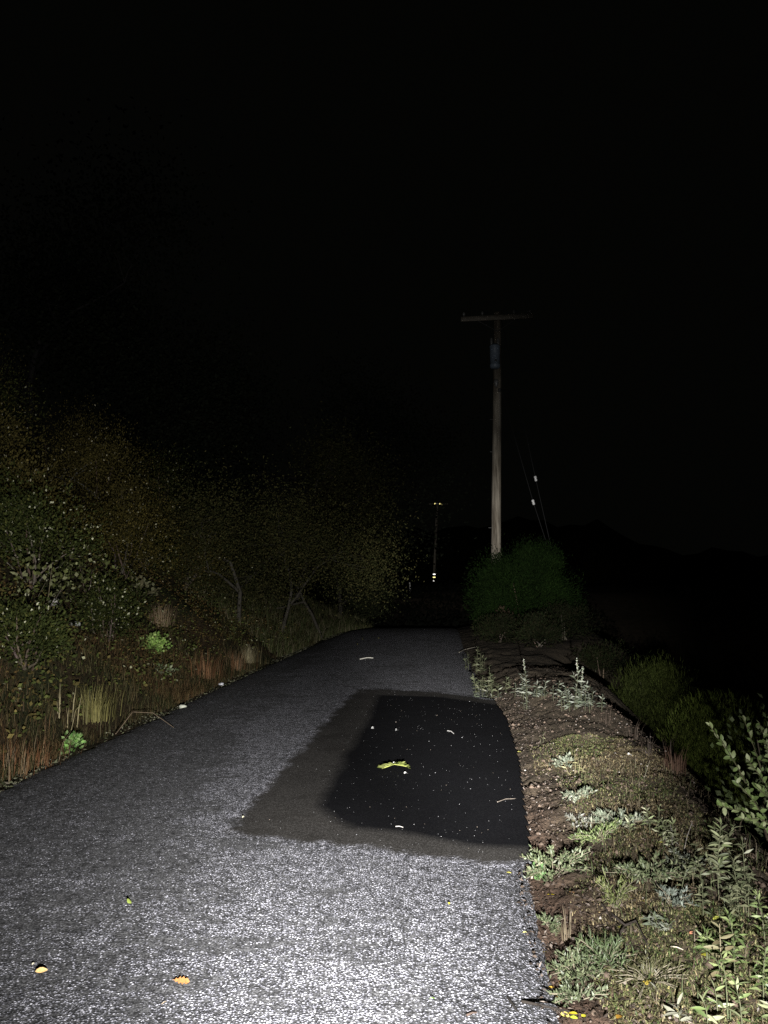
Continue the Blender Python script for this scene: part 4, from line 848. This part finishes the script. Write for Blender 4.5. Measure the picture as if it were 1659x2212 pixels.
for (x, y, ln, colour, shape, lab) in [
    (385, 555, .05, YEL, 'lance', 'long yellow leaf lying below the large grey-green creeper'),
    (905, 578, .05, YEL, 'lance', 'slim yellow leaf, upper of the little fan right of the feathery plant'),
    (925, 600, .06, (.60, .55, .10), 'lance', 'slim yellow leaf, lower and longer of the little fan'),
    (888, 582, .04, (.55, .50, .12), 'lance', 'slim yellow leaf, leftmost of the little fan'),
    (860, 566, .035, (.50, .45, .2), 'oval', 'dull yellow leaf just left of the little fan'),
    (1068, 270, .05, (.62, .58, .12), 'oval', 'single yellow leaf on bare earth above the grey-green creeper'),
    (1345, 708, .055, (.50, .52, .10), 'oval', 'olive yellow leaf below the right thicket'),
    (388, 888, .03, YEL, 'oval', 'small yellow leaf at the edge of the reddish dirt'),
    (460, 1080, .04, ORA, 'round', 'orange leaf, topmost of the cluster by the tarmac'),
    (428, 1102, .035, (.6, .38, .06), 'oval', 'orange leaf, left one of the cluster by the tarmac'),
    (466, 1125, .035, YEL, 'oval', 'golden leaf in the cluster, beside the creeper'),
    (430, 1158, .04, (.58, .36, .08), 'oval', 'orange leaf, lowest of the cluster by the tarmac'),
    (968, 1062, .05, (.66, .50, .08), 'round', 'broad golden leaf among dead stalks in the lower verge'),
    (1080, 1105, .03, (.55, .50, .2), 'oval', 'small straw leaf right of the broad golden one'),
    (803, 748, .035, (.55, .55, .10), 'oval', 'lime yellow leaf by the forked dark twig'),
    (1295, 900, .035, (0.303, 0.303, 0.033), 'round', 'lime yellow leaf near the solitary pale stalk'),
    (465, 1260, .04, (.68, .60, .15), 'round', 'pale yellow leaf at the bottom by the dark branch'),
    (562, 1248, .04, YEL, 'oval', 'yellow leaf at the bottom, upper of the pair by the dark branch'),
    (586, 1274, .04, (.62, .58, .05), 'oval', 'yellow leaf at the bottom, lower of the pair by the dark branch'),
    (520, 1282, .035, (.45, .58, .05), 'oval', 'lime leaf touching the bottom border'),
    (812, 1270, .036, (.36, .20, .03), 'round', 'upright orange leaf alone at the bottom border'),
    (512, 540, .035, (.42, .22, .10), 'oval', 'rust leaf under the soft grass below the large creeper'),
    (182, 438, .035, (.52, .48, .12), 'oval', 'dull yellow leaf in the dark debris at the patch corner'),
    (148, 524, .03, (.50, .27, .12), 'oval', 'orange crumb of leaf where the tarmac meets the reddish dirt'),
    (98, 503, .03, (.48, .25, .1), 'oval', 'rust leaf at the upper tip of the reddish dirt'),
    (700, 665, .03, (.52, .28, .12), 'oval', 'rust leaf beside the long dark twig'),
    (1210, 795, .03, (.50, .22, .13), 'oval', 'brick red leaf on dark earth under the fresh green weed'),
    (1290, 905, .02, YEL, 'oval', 'yellow speck of leaf touching the lime one')]:
    fallen(lab, *Z5(x, y), ln, colour, shape, curl=.08, stand=rng.uniform(.0, .3))
fallen('yellow leaf at the patch edge half way along the verge', 1117, 1628, .06, (.50, .48, .14), 'oval', .2, .3, .3)
fallen('pale leaf between the patch and the verge, left of the bluish strip', 1130, 1705, .05, (.45, .40, .32), 'oval', .4, .3, .4)
fallen('pale pink leaf on the dark slope edge', 1395, 1632, .05, (.62, .52, .48), 'round', 1, .3, .7)
fallen('white leaf on the dark slope edge, left of the pink one', 1364, 1637, .05, (.75, .74, .70), 'round', 2, .3, .7)
fallen('white flake of leaf just below the green sprig', 873, 1684, .040, (.6, .59, .56), 'round', .6, .3, .3, on=.036)
fallen('white speck of leaf touching the green sprig', 849, 1660, .03, (.8, .78, .72), 'oval', .6, .3, .3, on=.036)
fallen('grey curled leaf high on the dark patch, left of centre', 802, 1584, .045, (.28, .28, .27), 'round', .6, .4, .5, on=.036)
fallen('grey curled leaf high on the dark patch, at centre', 859, 1588, .045, (.28, .28, .27), 'round', 2.1, .4, .5, on=.036)
fallen('cream leaf crumb near the left tip of the patch', 523, 1782, .03, (.6, .56, .40), 'oval', 1.1, .3, .3, on=.036)

# green sprig on the patch
p = np.array((*flat(857, 1670), .034)); t = thing('green_sprig', 'torn green fern-like sprig lying on the dark patch', 'sprig', p)
mb = MB(); mb.tube([(-.12, 0, .004), (-.02, .01, .035), (.10, .02, .012)], .004, .002, (.28, .30, .08), 5); tag(mb.build('stem', m_twig, t), kind='stuff')
for i in range(46):
    f = i / 45; q = np.array([-.11 + .20 * f, .004 + .02 * f, .004 + .034 * math.sin(f * math.pi)]); a = rng.choice([-1, 1]) * rng.uniform(.3, 1.25) + (0 if f > .45 else math.pi)
    leaf_obj(t, 'lance', [(.17, .20, .05), (.12, .15, .035), (.23, .25, .08)][rng.integers(0, 3)], m_leaf, q, (math.cos(a), math.sin(a) * .9, rng.uniform(-.1, .45)), (rng.normal(0, .3), -.5, .8), rng.uniform(.035, .07))

def twig(label, pts, r, colour, name='twig', side=True):
    """pts: world points; a stick with a stub or two"""
    pts = [np.asarray(q, float) for q in pts]; mb = MB(); o0 = pts[0]
    mb.tube([q - o0 for q in pts], r, r * .55, colour, 5)
    if side and len(pts) > 2:
        q = pts[1] - o0; d = pts[2] - pts[1]; ln = np.linalg.norm(d); e = q + d * .5 + np.array([d[1], -d[0], ln * .25]) * .45; mb.tube([q, e], r * .6, r * .3, colour, 4)
    return tag(mb.build(name, m_twig, None, o0), label, 'twig')
def RG(u, v, dz=.012): q = G(u, v); return q + [0, 0, dz]
def FL(u, v, z=.03): return np.array((*flat(u, v), z))
twig('pale stick lying across the road beyond the patch', [FL(778, 1427, .03), FL(792, 1425.5, .045), FL(806, 1425, .035)], .014, (.62, .60, .52))
twig('pale stick at the crest of the road by the left slope', [RG(802, 1351), RG(815, 1349), RG(830, 1346)], .018, (.40, .38, .32))
twig('dull twig across the right edge of the road beyond the olive weed', [FL(992, 1412), FL(1003, 1408, .05), FL(1014, 1404)], .010, (.22, .20, .16))
twig('short curved pale twig at the far right corner of the patch', [FL(1030, 1487), FL(1036, 1494, .04), FL(1050, 1497)], .010, (.42, .40, .34))
twig('thin pale twig high on the right of the patch', [FL(967, 1587, .04), FL(974, 1590, .05), FL(980, 1593, .04)], .006, (.35, .34, .32))
twig('thin white sliver near the front edge of the patch', [FL(855, 1798, .036), FL(863, 1799, .040), FL(871, 1800, .036)], .003, (.45, .43, .40), side=False)
twig('thin pale root crossing the patch edge into the verge', [FL(1075, 1745, .04), RG(1092, 1736, .03), RG(1110, 1735)], .003, (.20, .17, .14))
twig('arched pale twig at the near corner of the patch', [RG(1148, 1905), RG(1158, 1892, .05), RG(1172, 1887, .05), RG(1185, 1893)], .006, (.40, .33, .25))
twig('dark forked twig in the middle of the near verge', [RG(1322, 1985), RG(1352, 2018, .03), RG(1375, 2005, .03), RG(1398, 2048)], .006, (.03, .024, .02))
twig('dark twig standing out of the forked one', [RG(1338, 2050), RG(1342, 2033, .03), RG(1350, 2018, .03)], .005, (.03, .024, .02))
twig('long thin dark twig beside the rust leaf', [RG(1300, 1960), RG(1312, 1985, .03), RG(1322, 2000, .02)], .005, (.035, .028, .022))
twig('black stick on the tarmac edge at the bottom', [RG(1097, 2168), RG(1108, 2183, .02), RG(1120, 2198)], .006, (.018, .016, .014))
twig('thick dark branch on the reddish dirt at the bottom', [RG(1128, 2182, .02), RG(1160, 2190, .03), RG(1188, 2200, .03), RG(1230, 2203, .02)], .006, (.022, .018, .015))
twig('straight dry stick lying on the dark earth at right', [RG(1555, 2076), RG(1585, 2082, .03), RG(1612, 2090)], .004, (.22, .18, .14))
twig('pale straw lying by the brick red leaf', [RG(1450, 2055), RG(1462, 2058, .02), RG(1476, 2061)], .003, (.40, .35, .28), side=False)
twig('arching brown twig over the road edge on the left', [RG(250, 1592, .03), RG(285, 1570, .16), RG(330, 1568, .14), RG(375, 1580, .04)], .005, (.20, .15, .10))
twig('dark scrap of bark on the road at the bottom border', [FL(1008, 2206, .02), FL(1020, 2203, .024), FL(1030, 2200, .02)], .005, (.07, .05, .04))

# ------------------------------------------------------------------ utility poles
def cyl_part(name, m, parent, c, prof, k=16):
    mb = MB(); mb.lathe(c, prof, k=k); return mb.build(name, m, parent, smooth=True)
bp0 = GY(1067, POLE_Y); top_p = P(1075, 676, POLE_Y); H = top_p[2] - bp0[2]; lean = (top_p[0] - bp0[0]) / H
pole = thing('utility_pole', 'tall wooden utility pole with crossarm and transformer beside the round bush', 'utility pole', bp0)
mb = MB(); k = 16; prof = [(-.6, .165), (0, .163), (2, .158), (4, .152), (6, .146), (8, .138), (H, .120)]; V = []
for z, r in prof:
    for j in range(k): a = 2 * math.pi * j / k; rr = r * (1 + .02 * math.cos(3 * a + z)); V.append((lean * z + rr * math.cos(a), rr * math.sin(a), z))
mb.quads(V, [[i * k + j, i * k + (j + 1) % k, (i + 1) * k + (j + 1) % k, (i + 1) * k + j] for i in range(len(prof) - 1) for j in range(k)], (1, 1, 1))
mb.tris(V[-k:] + [(lean * H, 0, H + .02)], [[j, (j + 1) % k, k] for j in range(k)], (1, 1, 1))
mb.build('pole', m_pole, pole, smooth=True)
def rel(u, v, dy=0.0): return P(u, v, POLE_Y + dy) - bp0
# conduit moulding up the right front side
mb = MB(); q0, q1 = rel(1075.5, 1180, -.12), rel(1079, 838, -.10); mb.tube([q0, (q0 + q1) / 2, q1], .024, .024, (1, 1, 1), 6); mb.build('conduit', m_mould, pole)
# crossarm, seen slightly from below, its right end nearer
mb = MB(); A, B2 = rel(996, 690, .02), rel(1151, 682.5, -.42); A[1] += 0; mid = (A + B2) / 2; d = B2 - A; ln = np.linalg.norm(d); x = d / ln; y = np.cross((0, 0, 1), x); y /= np.linalg.norm(y); z = np.cross(x, y)
arm_rot = np.stack([x, y, z], 1); mb.box(mid, (ln, .10, .155), M=arm_rot); arm = mb.build('crossarm', m_arm, pole)
for f in (-.46, -.2, .24, .46):
    c = mid + x * ln * f + z * .078
    cyl_part('insulator', m_porcelain, arm, c, [(0, 0), (.02, 0), (.02, .05), (.06, .06), (.035, .09), (.055, .10), (.03, .14), (.03, .16), (0, .17)], 10)
for s_ in (-1, 1):
    mb = MB(); a = mid + x * s_ * .62 - z * .07; b2 = rel(1075, 716, -.14); mb.tube([a, b2], .014, .014, (1, 1, 1), 4); mb.build('brace', m_steel, pole)
# transformer can hung on the front of the pole
tc_ = rel(1069.5, 796, -.42); tk = MB()
tk.lathe(tc_, [(0, 0), (.12, .0), (.155, .03), (.168, .05), (.168, .10), (.172, .105), (.172, .12), (.165, .125), (.165, .70), (.178, .71), (.178, .745), (.12, .80), (0, .81)], k=20)
tank = tk.build('transformer', m_tank, pole, smooth=True)
for dx_ in (-.11, .11):
    cyl_part('bushing', m_porcelain, tank, tc_ + np.array([dx_, -.02, .78]), [(0, 0), (.035, 0), (.03, .05), (.055, .07), (.03, .10), (.055, .13), (.03, .16), (.05, .19), (.02, .24), (0, .25)], 10)
for dz_ in (.2, .55):
    mb = MB(); mb.box(tc_ + np.array([0, .24, dz_]), (.16, .22, .05)); mb.build('bracket', m_steel, tank)
cyl_part('drain_valve', m_steel, tank, tc_ + np.array([0, -.175, .22]), [(0, -.03), (.03, -.03), (.035, 0), (.03, .03), (0, .03)], 8)
cyl_part('cable_terminal', m_porcelain, pole, rel(1072, 830, -.2), [(0, -.10), (.04, -.10), (.05, -.04), (.075, .02), (.085, .09), (.06, .15), (0, .17)], 12)
cyl_part('guy_clamp', m_steel, pole, rel(1079, 843, -.18), [(0, -.05), (.045, -.05), (.05, 0), (.04, .06), (0, .07)], 8)
for u, v in ((1060.5, 906), (1061, 976), (1058, 1140)):
    mb = MB(); q = rel(u, v, -.06); mb.tube([q + [.10, .04, 0], q + [-.04, -.01, .0]], .013, .013, (1, 1, 1), 5); mb.build('step_bolt', m_steel, pole)
# ivy clinging to the foot of the pole
ivp = bp0 + np.array([.03, -.22, 1.55]); iv = thing('ivy', 'pale-leaved ivy clinging to the pole just above the round bush', 'plant', ivp)
n = 130; a = rng.uniform(0, 6.28, n); q = np.stack([rng.uniform(-.17, .17, n), -rng.random(n) * .14, rng.uniform(.0, 1.0, n) * .95], 1)
mb = MB(); mb.leaves(q, rdir(n), np.array([[0, -1.0, .3]]) + rng.normal(0, .5, (n, 3)), .085 * rng.uniform(.6, 1.2, n), .07 * rng.uniform(.6, 1.2, n), pick(n, [(.10, .10, .06), (.05, .055, .03), (.42, .40, .32)], [.4, .45, .15])); mb.build('foliage', m_leaf, iv)
mb = MB(); mb.tube([(0, .03, -.3), (.05, .04, .4), (-.03, .04, .9)], .012, .006, (.08, .06, .05), 5); mb.build('stem', m_twig, iv)
# guy wires
anchor = GY(1232, 25.6)
def guy(label, u0, v0, um, vm, frac):
    a = P(u0, v0, POLE_Y - .1); b2 = anchor + np.array([rng.normal(0, .1), 0, .1])
    t = thing('guy_wire', label, 'guy wire', b2); mb = MB()
    m_ = P(um, vm, POLE_Y + .25)
    mb.tube([a - b2, m_ - b2, (0, 0, 0)], .011, .011, (1, 1, 1), 5); mb.build('strand', m_wire, t)
    d = (m_ - a) / np.linalg.norm(m_ - a); mb = MB()
    for o_, r_ in ((-.085, .02), (-.08, .045), (-.02, .045), (-.018, .03), (.018, .03), (.02, .045), (.08, .045), (.085, .02)):
        pass
    mb.tube([m_ - d * .085 - b2, m_ - d * .02 - b2], .040, .050, (1, 1, 1), 10); mb.tube([m_ - d * .02 - b2, m_ + d * .02 - b2], .034, .034, (1, 1, 1), 10); mb.tube([m_ + d * .02 - b2, m_ + d * .085 - b2], .050, .036, (1, 1, 1), 10)
    mb.build('strain_insulator', m_white, t)
    return t
guy('guy wire from mid pole, its white insulator lower and duller', 1079, 830, 1152, 1085, .5)
guy('guy wire from the pole top, its white insulator higher and brighter', 1083, 690, 1157, 1034, .5)
mb = MB(); mb.tube([(0, 0, -.3), (0, 0, .14)], .02, .02, (1, 1, 1), 6); tag(mb.build('guy_anchor', m_steel, None, anchor), 'steel anchor rod in the ground below the guy wires', 'anchor')

# the next pole far along the road, with reflectors
FY = 86.0; fb = P(936, 1262, FY); ft = P(945, 1084, FY); g0 = float(ground_z(fb[0], fb[1])); fb[2] = min(fb[2], g0) if g0 < fb[2] else fb[2]
fp = thing('utility_pole', 'distant utility pole down the road with shining yellow reflectors', 'utility pole', fb)
d = ft - fb; mb = MB(); mb.tube([np.array((0, 0, -max(.5, fb[2] - g0 + .5))), d * .5, d], .17, .12, (1, 1, 1), 10); mb.build('pole', m_pole, fp)
arm_c = P(945, 1088.5, FY - .2) - fb; mb = MB(); mb.box(arm_c, (2.35, .1, .12)); mb.build('crossarm', m_arm, fp)
def plate(u, v, w, h, m, name='reflector', dy=-.3):
    q = P(u, v, FY + dy) - fb; mb = MB()
    # slightly domed plate, turned to face the traffic coming up the road
    to = Vector((0.1, 0.0, 1.3)) - Vector(q + fb); M3 = np.array(to.to_track_quat('-Y', 'Z').to_matrix()); n_ = 5; V = []
    for i in range(n_):
        for j in range(n_):
            a, b_ = (i / (n_ - 1) - .5), (j / (n_ - 1) - .5); V.append(M3 @ np.array((a * w, .012 * (a * a + b_ * b_) - .012, b_ * h)) + q)
    mb.quads(V, [[i * n_ + j, i * n_ + n_ + j, i * n_ + n_ + j + 1, i * n_ + j + 1] for i in range(n_ - 1) for j in range(n_ - 1)], (1, 1, 1))
    mb.box(q + M3 @ np.array((0, .012, 0)), (w, .02, h), M=M3); return mb.build(name, m, fp)
plate(940.5, 1088, .22, .17, m_refl_y); plate(952, 1088.5, .30, .15, m_refl_y)
plate(946, 1088, .26, .12, m_refl_g)
plate(938, 1240.5, .27, .13, m_refl_w); plate(937.8, 1247, .28, .12, m_refl_y); plate(938, 1254.5, .24, .13, m_refl_w)
# marker post past the crest
PY_ = 58.0; q = P(887, 1284, PY_); t_ = P(884.8, 1258, PY_); gz = float(ground_z(q[0], q[1]))
po = thing('marker_post', 'slim pale marker post standing beyond the crest of the road', 'post', (q[0], q[1], gz))
mb = MB(); hz = t_[2] - gz; mb.tube([(0, 0, -.2), (-.04, 0, hz * .5), (t_[0] - q[0], 0, hz)], .055, .05, (1, 1, 1), 8); mb.build('post', m_post, po)
mb = MB(); mb.box((t_[0] - q[0], -.055, hz - .18), (.06, .012, .10)); mb.build('reflector', m_refl_g, po)
